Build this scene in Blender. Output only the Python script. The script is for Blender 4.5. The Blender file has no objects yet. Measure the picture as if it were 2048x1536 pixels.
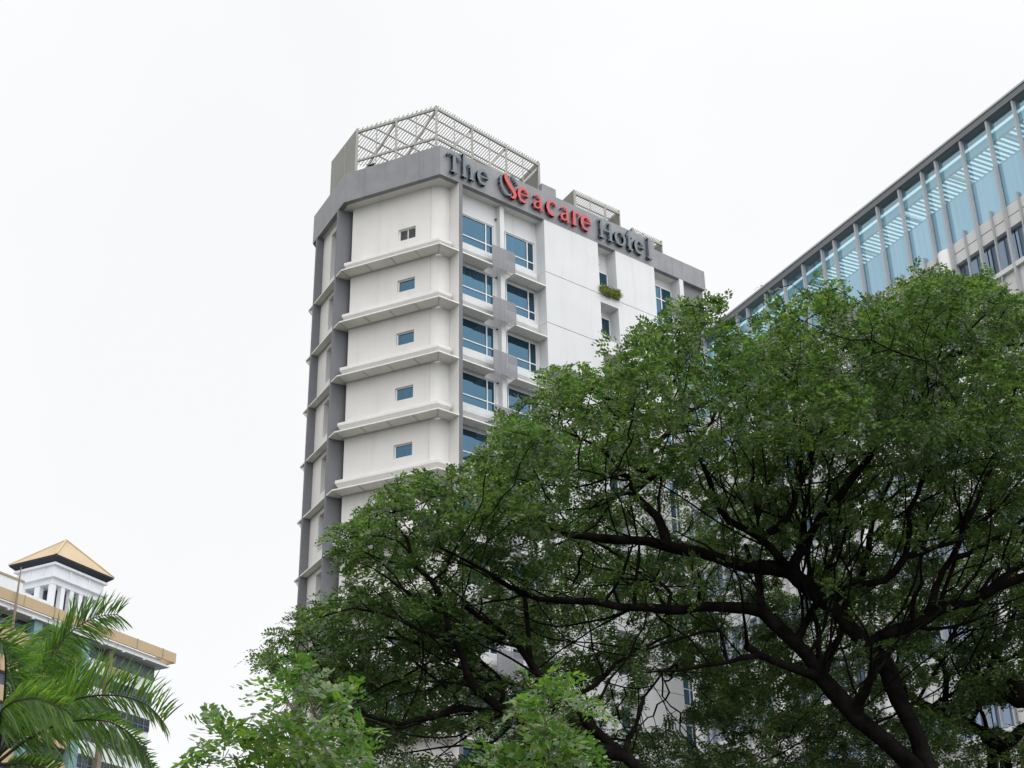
import bpy, math, random
import numpy as np
from math import sin, cos, tan, radians, pi, hypot, sqrt
from mathutils import Vector, Matrix

# ------------------------------------------------------------------ camera
scene = bpy.context.scene
FPX, PITCH, ROLL, CX, CY = 2960.0, radians(27.2), radians(1.06), 1024.0, 768.0
FWD = np.array([0, cos(PITCH), sin(PITCH)])
_r0 = np.array([1.0, 0, 0]); _u0 = np.array([0, -sin(PITCH), cos(PITCH)])
RIGHT = cos(ROLL) * _r0 - sin(ROLL) * _u0
UP = sin(ROLL) * _r0 + cos(ROLL) * _u0
EYE = np.array([0, 0, 1.6])
cam = bpy.data.cameras.new('camera')
cam.sensor_width = 36.0
cam.lens = FPX / 2048.0 * 36.0
cam.clip_start = 0.1
cam.clip_end = 6000
cam_ob = bpy.data.objects.new('camera', cam)
scene.collection.objects.link(cam_ob)
cam_ob.matrix_world = Matrix(((RIGHT[0], UP[0], -FWD[0], EYE[0]), (RIGHT[1], UP[1], -FWD[1], EYE[1]),
                              (RIGHT[2], UP[2], -FWD[2], EYE[2]), (0, 0, 0, 1)))
scene.camera = cam_ob

# ------------------------------------------------------------------ world: bright overcast over a Nishita sky
SUN_AZ, SUN_EL = radians(152), radians(54)
SUN_DIR = (sin(SUN_AZ) * cos(SUN_EL), cos(SUN_AZ) * cos(SUN_EL), sin(SUN_EL))
world = bpy.data.worlds.new('World')
scene.world = world
world.use_nodes = True
wt = world.node_tree
wt.nodes.clear()
def wn(t, **kw):
    n = wt.nodes.new(t)
    for k, v in kw.items(): setattr(n, k, v)
    return n
w_out = wn('ShaderNodeOutputWorld')
w_sky = wn('ShaderNodeTexSky', sky_type='NISHITA', sun_disc=False, sun_elevation=SUN_EL, sun_rotation=SUN_AZ)
w_bg1 = wn('ShaderNodeBackground'); w_bg1.inputs['Strength'].default_value = 0.08
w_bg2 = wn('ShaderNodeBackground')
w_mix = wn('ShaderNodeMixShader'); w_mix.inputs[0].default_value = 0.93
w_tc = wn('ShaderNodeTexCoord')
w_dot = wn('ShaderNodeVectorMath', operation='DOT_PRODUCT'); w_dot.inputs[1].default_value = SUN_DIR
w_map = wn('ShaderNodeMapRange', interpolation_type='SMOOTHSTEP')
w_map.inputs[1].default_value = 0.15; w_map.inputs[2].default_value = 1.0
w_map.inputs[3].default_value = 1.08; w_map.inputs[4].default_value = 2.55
w_noise = wn('ShaderNodeTexNoise'); w_noise.inputs['Scale'].default_value = 2.0
w_noise.inputs['Detail'].default_value = 4.0; w_noise.inputs['Roughness'].default_value = 0.45
w_ramp = wn('ShaderNodeMapRange')
w_ramp.inputs[1].default_value = 0.35; w_ramp.inputs[2].default_value = 0.7
w_ramp.inputs[3].default_value = 1.02; w_ramp.inputs[4].default_value = 0.94
w_mul = wn('ShaderNodeMath', operation='MULTIPLY')
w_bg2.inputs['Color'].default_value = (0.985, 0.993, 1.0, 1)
wt.links.new(w_tc.outputs['Generated'], w_dot.inputs[0])
wt.links.new(w_dot.outputs['Value'], w_map.inputs[0])
wt.links.new(w_tc.outputs['Generated'], w_noise.inputs['Vector'])
wt.links.new(w_noise.outputs['Fac'], w_ramp.inputs[0])
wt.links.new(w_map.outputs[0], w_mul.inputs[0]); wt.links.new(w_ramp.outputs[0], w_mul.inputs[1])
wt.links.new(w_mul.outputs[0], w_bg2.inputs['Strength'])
wt.links.new(w_sky.outputs[0], w_bg1.inputs['Color'])
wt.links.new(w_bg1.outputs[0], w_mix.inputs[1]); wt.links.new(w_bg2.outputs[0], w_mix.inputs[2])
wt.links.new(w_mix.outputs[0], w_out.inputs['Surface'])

sun = bpy.data.lights.new('sun', 'SUN')
sun.energy = 0.6
sun.angle = radians(22)
sun.color = (1.0, 0.97, 0.93)
sun_ob = bpy.data.objects.new('sun', sun)
scene.collection.objects.link(sun_ob)
sun_ob.rotation_euler = Vector(SUN_DIR).to_track_quat('Z', 'Y').to_euler()
sun_ob.location = (30, -30, 80)

scene.view_settings.view_transform = 'Standard'
scene.view_settings.look = 'None'
scene.view_settings.exposure = 0.0
scene.view_settings.gamma = 1.0

# ------------------------------------------------------------------ helpers
COL = scene.collection
def ray(x, y): return FWD + RIGHT * ((x - CX) / FPX) - UP * ((y - CY) / FPX)
def at(x, y, Y):
    r = ray(x, y)
    return EYE + r * (Y / r[1])
def az(a): return np.array([sin(radians(a)), cos(radians(a)), 0.0])

class Frame:
    """a wall's own axes: s along it, d into it, z up"""
    def __init__(self, o, u, n):
        self.o = np.array(o, float); self.u = np.array(u, float); self.n = np.array(n, float)
    def p(self, s, d, z): return tuple(self.o + self.u * s + self.n * d + np.array([0, 0, z]))
    def sub(self, s, d): return Frame(self.o + self.u * s + self.n * d, self.u, self.n)

class MB:
    def __init__(self): self.v = []; self.f = []
    def poly(self, pts):
        b = len(self.v); self.v += [tuple(map(float, p)) for p in pts]
        self.f.append(list(range(b, b + len(pts)))); return self
    def hexa(self, b4, t4):
        b = len(self.v); self.v += [tuple(map(float, p)) for p in list(b4) + list(t4)]
        for q in ((3, 2, 1, 0), (4, 5, 6, 7), (0, 1, 5, 4), (1, 2, 6, 5), (2, 3, 7, 6), (3, 0, 4, 7)):
            self.f.append([b + i for i in q])
        return self
    def box(self, fr, s0, s1, d0, d1, z0, z1):
        return self.hexa([fr.p(s0, d0, z0), fr.p(s1, d0, z0), fr.p(s1, d1, z0), fr.p(s0, d1, z0)],
                         [fr.p(s0, d0, z1), fr.p(s1, d0, z1), fr.p(s1, d1, z1), fr.p(s0, d1, z1)])
    def prism(self, pts, dz):
        """pts: list of xyz (planar polygon); extruded by the vector dz"""
        n = len(pts); b = len(self.v); dz = np.array(dz, float)
        self.v += [tuple(map(float, p)) for p in pts] + [tuple(np.array(p, float) + dz) for p in pts]
        self.f.append([b + i for i in range(n)][::-1]); self.f.append([b + n + i for i in range(n)])
        for i in range(n):
            j = (i + 1) % n; self.f.append([b + i, b + j, b + n + j, b + n + i])
        return self
    def bar(self, a, c, w, h=None, up=(0, 0, 1)):
        """rectangular bar from a to c"""
        a = np.array(a, float); c = np.array(c, float); h = h or w
        t = c - a; t /= np.linalg.norm(t); u = np.array(up, float)
        x = np.cross(t, u)
        if np.linalg.norm(x) < 1e-4: x = np.cross(t, (1, 0, 0))
        x /= np.linalg.norm(x); y = np.cross(x, t)
        x *= w / 2; y *= h / 2
        return self.hexa([a - x - y, a + x - y, a + x + y, a - x + y], [c - x - y, c + x - y, c + x + y, c - x + y])
    def tube(self, pts, radii, n=8, cap=True):
        pts = [np.array(p, float) for p in pts]; rings = []
        for i, p in enumerate(pts):
            t = pts[min(i + 1, len(pts) - 1)] - pts[max(i - 1, 0)]; t /= (np.linalg.norm(t) + 1e-9)
            x = np.cross(t, (0, 0, 1.0))
            if np.linalg.norm(x) < 1e-3: x = np.cross(t, (1.0, 0, 0))
            x /= np.linalg.norm(x); y = np.cross(x, t); b = len(self.v)
            for k in range(n):
                a = 2 * pi * k / n; self.v.append(tuple(p + radii[i] * (cos(a) * x + sin(a) * y)))
            rings.append(b)
        for r0, r1 in zip(rings, rings[1:]):
            for k in range(n):
                j = (k + 1) % n; self.f.append([r0 + k, r0 + j, r1 + j, r1 + k])
        if cap:
            self.f.append([rings[0] + k for k in range(n)][::-1]); self.f.append([rings[-1] + k for k in range(n)])
        return self
    def sweep(self, paths):
        """paths: list of equal-length polylines, joined side by side into a strip"""
        b = len(self.v); m = len(paths[0])
        for p in paths: self.v += [tuple(map(float, q)) for q in p]
        for i in range(len(paths) - 1):
            for j in range(m - 1):
                self.f.append([b + i * m + j, b + i * m + j + 1, b + (i + 1) * m + j + 1, b + (i + 1) * m + j])
        return self
    def ball(self, c, r, n=8, sq=(1, 1, 1)):
        c = np.array(c, float); b = len(self.v); m = n // 2
        for i in range(m + 1):
            th = pi * i / m
            for k in range(n):
                a = 2 * pi * k / n
                self.v.append(tuple(c + r * np.array([sin(th) * cos(a) * sq[0], sin(th) * sin(a) * sq[1], cos(th) * sq[2]])))
        for i in range(m):
            for k in range(n):
                j = (k + 1) % n; self.f.append([b + i * n + k, b + (i + 1) * n + k, b + (i + 1) * n + j, b + i * n + j])
        return self
    def build(self, name, mat, parent=None, smooth=False, bevel=0.0):
        me = bpy.data.meshes.new(name); me.from_pydata(self.v, [], self.f); me.update()
        me.materials.append(mat)
        o = bpy.data.objects.new(name, me); COL.objects.link(o)
        if parent is not None: o.parent = parent
        if smooth:
            for p in me.polygons: p.use_smooth = True
        if bevel:
            m = o.modifiers.new('bevel', 'BEVEL'); m.width = bevel; m.segments = 2; m.limit_method = 'ANGLE'
        return o

def np_mesh(name, V, Q, mat, parent=None, smooth=False):
    """V (n,3), Q (m,k) -> mesh object"""
    me = bpy.data.meshes.new(name); k = Q.shape[1]
    me.vertices.add(len(V)); me.vertices.foreach_set('co', V.astype(np.float32).ravel())
    me.loops.add(Q.size); me.loops.foreach_set('vertex_index', Q.astype(np.int32).ravel())
    me.polygons.add(len(Q)); me.polygons.foreach_set('loop_start', (np.arange(len(Q)) * k).astype(np.int32))
    me.update(calc_edges=True)
    if smooth: me.polygons.foreach_set('use_smooth', np.ones(len(Q), bool))
    me.materials.append(mat)
    o = bpy.data.objects.new(name, me); COL.objects.link(o)
    if parent is not None: o.parent = parent
    return o

def thing(name, label, cat, loc=(0, 0, 0), group=None):
    o = bpy.data.objects.new(name, None); COL.objects.link(o)
    o.empty_display_size = 0.5
    o['label'] = label; o['category'] = cat
    if group: o['group'] = group
    return o

def walled(fr, s0, s1, z0, z1, d, openings, depth):
    """wall front with real openings (os0, os1, oz0, oz1) and their reveals"""
    m = MB()
    ss = sorted({s0, s1, *[o[0] for o in openings], *[o[1] for o in openings]})
    zz = sorted({z0, z1, *[o[2] for o in openings], *[o[3] for o in openings]})
    for a, b in zip(ss, ss[1:]):
        run = None
        for c, e in zip(zz, zz[1:]):
            hole = any(o[0] <= a + 1e-6 and o[1] >= b - 1e-6 and o[2] <= c + 1e-6 and o[3] >= e - 1e-6 for o in openings)
            if not hole:
                m.poly([fr.p(a, d, c), fr.p(b, d, c), fr.p(b, d, e), fr.p(a, d, e)])
    for a, b, c, e in openings:
        for p, q in (((a, c), (b, c)), ((b, c), (b, e)), ((b, e), (a, e)), ((a, e), (a, c))):
            m.poly([fr.p(p[0], d, p[1]), fr.p(q[0], d, q[1]), fr.p(q[0], d + depth, q[1]), fr.p(p[0], d + depth, p[1])])
    return m

# ------------------------------------------------------------------ materials
def mat_new(name):
    m = bpy.data.materials.new(name); m.use_nodes = True
    nt = m.node_tree; b = nt.nodes['Principled BSDF']
    return m, nt, b
def paint(name, col, rough=0.6, var=0.06, stain=0.0, stain_col=None, scale=0.6, bump=0.0, spec=0.4):
    """painted or rendered wall with faint mottling and vertical weather streaks"""
    m, nt, b = mat_new(name); N = nt.nodes.new; Lk = nt.links.new
    b.inputs['Roughness'].default_value = rough; b.inputs['Specular IOR Level'].default_value = spec
    tc = N('ShaderNodeTexCoord')
    n1 = N('ShaderNodeTexNoise'); n1.inputs['Scale'].default_value = scale; n1.inputs['Detail'].default_value = 6
    Lk(tc.outputs['Object'], n1.inputs['Vector'])
    mr = N('ShaderNodeMapRange'); mr.inputs[1].default_value = .3; mr.inputs[2].default_value = .7
    mr.inputs[3].default_value = 1 - var; mr.inputs[4].default_value = 1 + var * .5
    Lk(n1.outputs['Fac'], mr.inputs[0])
    mx = N('ShaderNodeMix'); mx.data_type = 'RGBA'; mx.blend_type = 'MULTIPLY'; mx.inputs[0].default_value = 1
    mx.inputs[6].default_value = (*col, 1); Lk(mr.outputs[0], mx.inputs[7])
    src = mx.outputs[2]
    if stain:
        mp = N('ShaderNodeMapping'); mp.inputs['Scale'].default_value = (2.6, 2.6, .16)
        Lk(tc.outputs['Object'], mp.inputs['Vector'])
        n2 = N('ShaderNodeTexNoise'); n2.inputs['Scale'].default_value = 1.0; n2.inputs['Detail'].default_value = 5
        Lk(mp.outputs[0], n2.inputs['Vector'])
        m2 = N('ShaderNodeMapRange'); m2.inputs[1].default_value = .52; m2.inputs[2].default_value = .78
        m2.inputs[3].default_value = 0; m2.inputs[4].default_value = stain
        Lk(n2.outputs['Fac'], m2.inputs[0])
        x2 = N('ShaderNodeMix'); x2.data_type = 'RGBA'
        Lk(m2.outputs[0], x2.inputs[0]); Lk(src, x2.inputs[6])
        x2.inputs[7].default_value = (*(stain_col or tuple(c * .45 for c in col)), 1)
        src = x2.outputs[2]
    Lk(src, b.inputs['Base Color'])
    if bump:
        n3 = N('ShaderNodeTexNoise'); n3.inputs['Scale'].default_value = 14; n3.inputs['Detail'].default_value = 4
        Lk(tc.outputs['Object'], n3.inputs['Vector'])
        bp = N('ShaderNodeBump'); bp.inputs['Strength'].default_value = bump; bp.inputs['Distance'].default_value = .02
        Lk(n3.outputs['Fac'], bp.inputs['Height']); Lk(bp.outputs[0], b.inputs['Normal'])
    return m
def mirror_glass(name, tint, fac, body, wave=0.012, rough=0.02, vary=1.0, fold=(.6, 1.5)):
    """coated window glass: a tinted reflection over a dark room"""
    m, nt, b = mat_new(name); N = nt.nodes.new; Lk = nt.links.new
    nt.nodes.remove(b); out = nt.nodes['Material Output']
    g = N('ShaderNodeBsdfGlossy'); g.inputs['Color'].default_value = (*tint, 1); g.inputs['Roughness'].default_value = rough
    df = N('ShaderNodeBsdfDiffuse')
    tc = N('ShaderNodeTexCoord'); mp = N('ShaderNodeMapping'); mp.inputs['Scale'].default_value = (5.5, 5.5, .12)
    nz = N('ShaderNodeTexNoise'); nz.inputs['Scale'].default_value = 1.2; nz.inputs['Detail'].default_value = 3
    Lk(tc.outputs['Object'], mp.inputs['Vector']); Lk(mp.outputs[0], nz.inputs['Vector'])
    cr = N('ShaderNodeValToRGB'); cr.color_ramp.elements[0].position = .38; cr.color_ramp.elements[1].position = .68
    cr.color_ramp.elements[0].color = (*[c * fold[0] for c in body], 1); cr.color_ramp.elements[1].color = (*[c * fold[1] for c in body], 1)
    oi = N('ShaderNodeObjectInfo'); hs = N('ShaderNodeMapRange'); hs.inputs[3].default_value = .35; hs.inputs[4].default_value = 2.6
    Lk(oi.outputs['Random'], hs.inputs[0])
    vm = N('ShaderNodeMix'); vm.data_type = 'RGBA'; vm.blend_type = 'MULTIPLY'; vm.inputs[0].default_value = vary
    Lk(cr.outputs[0], vm.inputs[6]); Lk(hs.outputs[0], vm.inputs[7])
    Lk(nz.outputs['Fac'], cr.inputs[0]); Lk(vm.outputs[2], df.inputs['Color'])
    n2 = N('ShaderNodeTexNoise'); n2.inputs['Scale'].default_value = .7; n2.inputs['Detail'].default_value = 1
    Lk(tc.outputs['Object'], n2.inputs['Vector'])
    bp = N('ShaderNodeBump'); bp.inputs['Strength'].default_value = 1; bp.inputs['Distance'].default_value = wave
    Lk(n2.outputs['Fac'], bp.inputs['Height']); Lk(bp.outputs[0], g.inputs['Normal'])
    mx = N('ShaderNodeMixShader'); mx.inputs[0].default_value = fac
    Lk(df.outputs[0], mx.inputs[1]); Lk(g.outputs[0], mx.inputs[2]); Lk(mx.outputs[0], out.inputs['Surface'])
    return m
def clear_glass(name, tint, refl):
    m, nt, b = mat_new(name); N = nt.nodes.new; Lk = nt.links.new
    nt.nodes.remove(b); out = nt.nodes['Material Output']
    t = N('ShaderNodeBsdfTransparent'); t.inputs['Color'].default_value = (*tint, 1)
    g = N('ShaderNodeBsdfGlossy'); g.inputs['Color'].default_value = (.75, .93, 1, 1); g.inputs['Roughness'].default_value = .01
    mx = N('ShaderNodeMixShader'); mx.inputs[0].default_value = refl
    Lk(t.outputs[0], mx.inputs[1]); Lk(g.outputs[0], mx.inputs[2]); Lk(mx.outputs[0], out.inputs['Surface'])
    return m
def leaf_mat(name, c0, c1, c2, trans=.32, rough=.42, spec=.45, scale=.5, tcol=None):
    m, nt, b = mat_new(name); N = nt.nodes.new; Lk = nt.links.new
    out = nt.nodes['Material Output']
    geo = N('ShaderNodeNewGeometry'); tc = N('ShaderNodeTexCoord')
    nz = N('ShaderNodeTexNoise'); nz.inputs['Scale'].default_value = scale; nz.inputs['Detail'].default_value = 3
    Lk(tc.outputs['Object'], nz.inputs['Vector'])
    add = N('ShaderNodeMath'); add.operation = 'MULTIPLY_ADD'; add.inputs[1].default_value = .45
    Lk(geo.outputs['Random Per Island'], add.inputs[0])
    ml = N('ShaderNodeMath'); ml.operation = 'MULTIPLY'; ml.inputs[1].default_value = .62
    Lk(nz.outputs['Fac'], ml.inputs[0]); Lk(ml.outputs[0], add.inputs[2])
    cr = N('ShaderNodeValToRGB'); e = cr.color_ramp.elements
    e[0].position = .22; e[0].color = (*c0, 1); e[1].position = .84; e[1].color = (*c2, 1)
    k = e.new(.52); k.color = (*c1, 1)
    k = e.new(.93); k.color = (.24, .19, .05, 1)
    Lk(add.outputs[0], cr.inputs[0]); Lk(cr.outputs[0], b.inputs['Base Color'])
    b.inputs['Roughness'].default_value = rough; b.inputs['Specular IOR Level'].default_value = spec
    tr = N('ShaderNodeBsdfTranslucent')
    mc = N('ShaderNodeMix'); mc.data_type = 'RGBA'; mc.blend_type = 'MULTIPLY'; mc.inputs[0].default_value = 1
    mc.inputs[7].default_value = (*(tcol or (2.1, 2.4, 1.15)), 1)
    Lk(cr.outputs[0], mc.inputs[6]); Lk(mc.outputs[2], tr.inputs['Color'])
    mx = N('ShaderNodeMixShader'); mx.inputs[0].default_value = trans
    Lk(b.outputs[0], mx.inputs[1]); Lk(tr.outputs[0], mx.inputs[2]); Lk(mx.outputs[0], out.inputs['Surface'])
    return m

M = {}
M['white'] = paint('white_wall_paint', (.60, .607, .615), .65, .05, .30, (.42, .42, .41), bump=.06)
M['cream'] = paint('off_white_wall_paint', (.655, .64, .625), .65, .06, .24, (.42, .41, .39), bump=.06)
M['band'] = paint('grey_parapet_paint', (.20, .205, .222), .42, .16, .5, (.11, .112, .12), scale=1.2, bump=.08, spec=.5)
M['fin'] = paint('grey_fin_paint', (.145, .147, .165), .55, .08, .2, (.10, .10, .11))
M['frame'] = paint('white_window_frame_paint', (.74, .75, .76), .4, .02)
M['canopy'] = paint('pale_canopy_metal_paint', (.70, .69, .66), .5, .08, .25, (.5, .46, .41), scale=1.6)
M['rib'] = paint('canopy_rib_paint', (.46, .45, .42), .5, .1)
M['louvre'] = paint('grey_louvre_paint', (.42, .42, .42), .5, .05)
M['screen'] = paint('perforated_screen_metal_paint', (.24, .24, .26), .5, .1, .2)
M['lattice'] = paint('beige_rooftop_metal_paint', (.32, .315, .29), .5, .1)
M['glass'] = mirror_glass('blue_hotel_glass', (.26, .52, .74), .20, (.010, .018, .026))
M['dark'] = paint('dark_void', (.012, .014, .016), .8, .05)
M['black'] = paint('black_fitting', (.02, .02, .022), .5, .05)
M['letter'] = paint('blue_grey_sign_paint', (.115, .15, .18), .4, .03, spec=.5)
M['letter_red'] = paint('red_sign_paint', (.50, .055, .06), .35, .03, spec=.5)
M['letter_side'] = paint('dark_navy_sign_return', (.022, .028, .042), .4, .03)
M['letter_red_side'] = paint('dark_red_sign_return', (.20, .016, .02), .4, .03)
M['bark'] = paint('dark_brown_bark', (.0095, .0082, .008), .97, .6, .6, (.026, .024, .019), scale=4.0, bump=1.0, spec=.03)
M['twig'] = paint('green_brown_stem', (.10, .085, .035), .8, .2)
M['leaf'] = leaf_mat('rain_tree_leaf', (.018, .038, .016), (.038, .071, .026), (.135, .182, .056), trans=.43, rough=.28, spec=.7)
M['sap'] = leaf_mat('young_leaf', (.033, .078, .018), (.057, .125, .025), (.15, .20, .038), trans=.40, rough=.25, spec=.8, scale=1.6)
M['palm'] = leaf_mat('palm_leaflet', (.030, .076, .020), (.075, .150, .030), (.17, .235, .042), trans=.45, rough=.32, spec=.55, scale=1.2)
M['palm_stem'] = paint('palm_stalk', (.03, .035, .018), .6, .2)
M['shrub'] = leaf_mat('ledge_shrub_leaf', (.07, .10, .025), (.14, .18, .04), (.26, .25, .08), trans=.25, scale=2)
M['orange'] = paint('ochre_cladding_paint', (.45, .34, .205), .55, .06, .12)
M['peach'] = paint('peach_spandrel_paint', (.52, .36, .24), .6, .06)
M['farwhite'] = paint('far_white_paint', (.66, .68, .71), .6, .05, .12)
M['teal'] = paint('teal_column_paint', (.15, .27, .28), .55, .08)
M['farglass'] = mirror_glass('far_dark_glass', (.35, .45, .6), .09, (.03, .034, .045))
M['curtain'] = paint('grey_louvred_cladding', (.075, .085, .115), .5, .25, .3, (.05, .055, .075))
M['tile'] = paint('ochre_roof_tile', (.45, .345, .215), .6, .12, .2, (.36, .25, .13))
M['slate'] = paint('dark_eave_underside', (.018, .022, .032), .6, .1)
M['tan'] = paint('tan_grille', (.34, .27, .17), .6, .1)
M['pole'] = paint('brown_pole_paint', (.2, .16, .12), .6, .1)
M['alu'] = paint('silver_fin_metal', (.42, .43, .45), .4, .05, spec=.5)
M['panel'] = paint('pale_office_panel', (.66, .655, .65), .55, .06, .16, (.48, .47, .46))
M['roofedge'] = paint('grey_roof_edge_metal', (.16, .17, .18), .45, .06)
M['crown'] = clear_glass('cyan_crown_glass', (.52, .85, .98), .28)
M['lowglass'] = mirror_glass('pale_blue_office_glass', (.56, .83, .98), .36, (.25, .40, .50), wave=.004, vary=.12, fold=(.92, 1.1))
M['officeglass'] = mirror_glass('grey_blue_office_glass', (.45, .58, .75), .38, (.05, .065, .085), wave=.006)
M['slat'] = paint('white_roof_slat', (.78, .80, .80), .5, .03)
M['ground'] = paint('grass_ground', (.09, .095, .07), .95, .5, scale=1.4)
M['pave'] = paint('grey_pavement', (.22, .22, .21), .9, .15, scale=2.5)
M['asphalt'] = paint('asphalt', (.05, .05, .052), .9, .2, scale=3)
M['bird'] = paint('black_feathers', (.012, .012, .014), .5, .1)

def structure(o): o['kind'] = 'structure'; return o

# ------------------------------------------------------------------ ground (below the frame)
g = MB().poly([(-900, -400, 0), (900, -400, 0), (900, 1500, 0), (-900, 1500, 0)]); structure(g.build('ground', M['ground']))
g = MB().poly([(-300, 9, .004), (300, 9, .004), (300, 17, .004), (-300, 17, .004)]); structure(g.build('road', M['asphalt']))
g = MB(); fr0 = Frame((0, 0, 0), (1, 0, 0), (0, 1, 0))
g.box(fr0, -300, 300, 4.5, 9, -.05, .13); structure(g.build('pavement', M['pave']))

# ================================================================== HOTEL
_r = ray(880.5, 300.0); _h = hypot(_r[0], _r[1])
HC = np.array([_r[0] / _h * 65.7, _r[1] / _h * 65.7, 0])
dR = az(50.85); nR = -np.array([dR[1], -dR[0], 0])
dL = az(-65); nL = -np.array([-dL[1], dL[0], 0])
dA = az(-28.5)
nA = -np.array([-dA[1], dA[0], 0])
HB = HC + dL * 6.02
HA = HB + dA * 4.72
dK = az(14); nK = -np.array([-dK[1], dK[0], 0])
FRr = Frame(HC, dR, nR); FL = Frame(HC, dL, nL); FA = Frame(HB, dA, nA); FK = Frame(HA, dK, nK)
HD = HC + dR * 20.2
BK0 = HD + nR * 16.0
BK1 = HA + dK * 9.0
ZT, ZT2, ZB = 50.0, 49.43, 48.1
PITCHF = 3.22
NF = 13
def zc(k): return 43.68 - PITCHF * k      # canopy level of storey k

hotel = thing('hotel_building', 'tall white and grey hotel tower with a chamfered corner and sunshade canopies on every storey', 'hotel')

def inset(P, a, b, d):
    """corner of two walls (frames) pushed in by d"""
    A1 = a.o + a.n * d; B1 = b.o + b.n * d
    den = a.u[0] * b.u[1] - a.u[1] * b.u[0]
    w = B1 - A1; t = (w[0] * b.u[1] - w[1] * b.u[0]) / den
    return A1 + a.u * t
# parapet band, a closed ring with thickness
def ring(parts, z0, z1, th, m):
    pass
bandL = MB()
cin = inset(None, FRr, FL, .3); bin_ = inset(None, FL, FA, .3); ain = inset(None, FA, FK, .3)
def v3(p, z): return (p[0], p[1], z)
S1 = 15.8
e1 = FRr.o + dR * S1; e1i = e1 + nR * .3
eD = HD; eDi = HD + nR * .3
k9 = BK1; k9i = BK1 + nK * .3
def slab(m, quad, z0, z1):
    m.hexa([v3(p, z0) for p in quad], [v3(p, z1) for p in quad])
slab(bandL, [HC, e1, e1i, cin], ZB, ZT)
slab(bandL, [e1, eD, eDi, e1i], ZB, ZT2)
slab(bandL, [HB, HC, cin, bin_], ZB, ZT)
slab(bandL, [HA, HB, bin_, ain], ZB, ZT)
slab(bandL, [BK1, HA, ain, k9i], ZB, ZT)
parapet = bandL.build('parapet', M['band'], hotel)
up = MB(); up.box(FRr, 7.2, 8.25, .02, .29, 49.99, 50.55)
up.build('parapet_upstand', M['band'], hotel)
# thin panel joints scored into the band
for s in (2.0, 4.6, 6.2, 7.05, 8.9, 10.5, 12.1, 13.6, 15.1, 17.4): MB().box(FRr, s, s + .022, -.004, .01, ZB + .02, ZT2 - .03).build('panel_joint', M['fin'], parapet)
for s in (1.0, 3.4, 5.1): MB().box(FL, s, s + .02, -.004, .01, ZB + .5, ZT - .05).build('panel_joint', M['fin'], parapet)
# soffit and roof deck
inR = inset(None, FRr, FL, .02)
ringpts = [HC, HD, BK0, BK1, HA, HB]
sf = MB().poly([v3(p, ZB + .012) for p in ringpts]); sf.build('soffit', M['cream'], hotel)
rf = MB().poly([v3(p, 49.2) for p in ringpts[::-1]]); rf.build('roof', M['pave'], hotel)

# ---- left (corner) face wall with its rounded corner
DW = .85
def arc_corner(d, r, n=7):
    """points from the L wall round to the R wall at depth d"""
    v = inset(None, FRr, FL, d)
    th = radians(50.85 + 65); t = r / tan(th / 2)
    a = v + dL * t; c = v + dR * t
    bis = (dL + dR); bis /= np.linalg.norm(bis)
    cen = v + bis * (r / sin(th / 2))
    out = []
    va = a - cen; vc = c - cen
    for i in range(n + 1):
        f = i / n; w = va * (1 - f) + vc * f; w = w / np.linalg.norm(w) * r
        out.append(cen + w)
    return out
arc = arc_corner(DW, .85)
sL0 = float((arc[0] - HC) @ dL)
sR1 = 1.27
lop = []
for k in range(NF):
    lop.append((1.93, 2.99, zc(k) + 1.46, zc(k) + 2.2))
wl = walled(FL, sL0, 5.92, 0, ZB + .2, DW, lop, .2)
wl.build('wall', M['cream'], hotel)
wc = MB()
pts = arc + [FRr.o + dR * sR1 + nR * DW]
wc.sweep([[v3(p, 0) for p in pts], [v3(p, ZB + .2) for p in pts]])
wc.build('wall', M['cream'], hotel, smooth=True)
gr = MB()
for a in np.linspace(.95, .95, 1):
    gr.box(FL, .98, 1.0, DW - .006, DW + .01, 2, ZB)
gr.build('wall_joint', M['rib'], hotel)

for k in range(NF):
    z0 = zc(k) + 1.46; z1 = zc(k) + 2.2
    m = MB(); d0, d1 = DW + .11, DW + .17
    for b in ((1.93, 1.99, z0, z1), (2.93, 2.99, z0, z1), (1.99, 2.93, z0, z0 + .05), (1.99, 2.93, z1 - .05, z1)):
        m.box(FL, b[0], b[1], d0, d1, b[2], b[3])
    if k == 0:
        m.box(FL, 2.44, 2.48, d0 + .01, d1, z0 + .05, z1 - .05)
    w = m.build('window', M['frame'], hotel)
    if k == 0:
        lv = MB()
        for i in range(9):
            zz = z0 + .07 + i * .07
            lv.hexa([FL.p(1.99, DW + .13, zz), FL.p(2.93, DW + .13, zz), FL.p(2.93, DW + .19, zz + .045), FL.p(1.99, DW + .19, zz + .045)],
                    [FL.p(1.99, DW + .13, zz + .012), FL.p(2.93, DW + .13, zz + .012), FL.p(2.93, DW + .19, zz + .057), FL.p(1.99, DW + .19, zz + .057)])
        lv.build('louvre', M['louvre'], w)
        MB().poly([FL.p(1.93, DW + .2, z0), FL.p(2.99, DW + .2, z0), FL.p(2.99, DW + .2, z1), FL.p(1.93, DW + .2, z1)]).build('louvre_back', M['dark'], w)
    else:
        MB().poly([FL.p(1.97, d1 - .02, z0), FL.p(2.95, d1 - .02, z0), FL.p(2.95, d1 - .02, z1), FL.p(1.97, d1 - .02, z1)]).build('pane', M['glass'], w)

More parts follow.
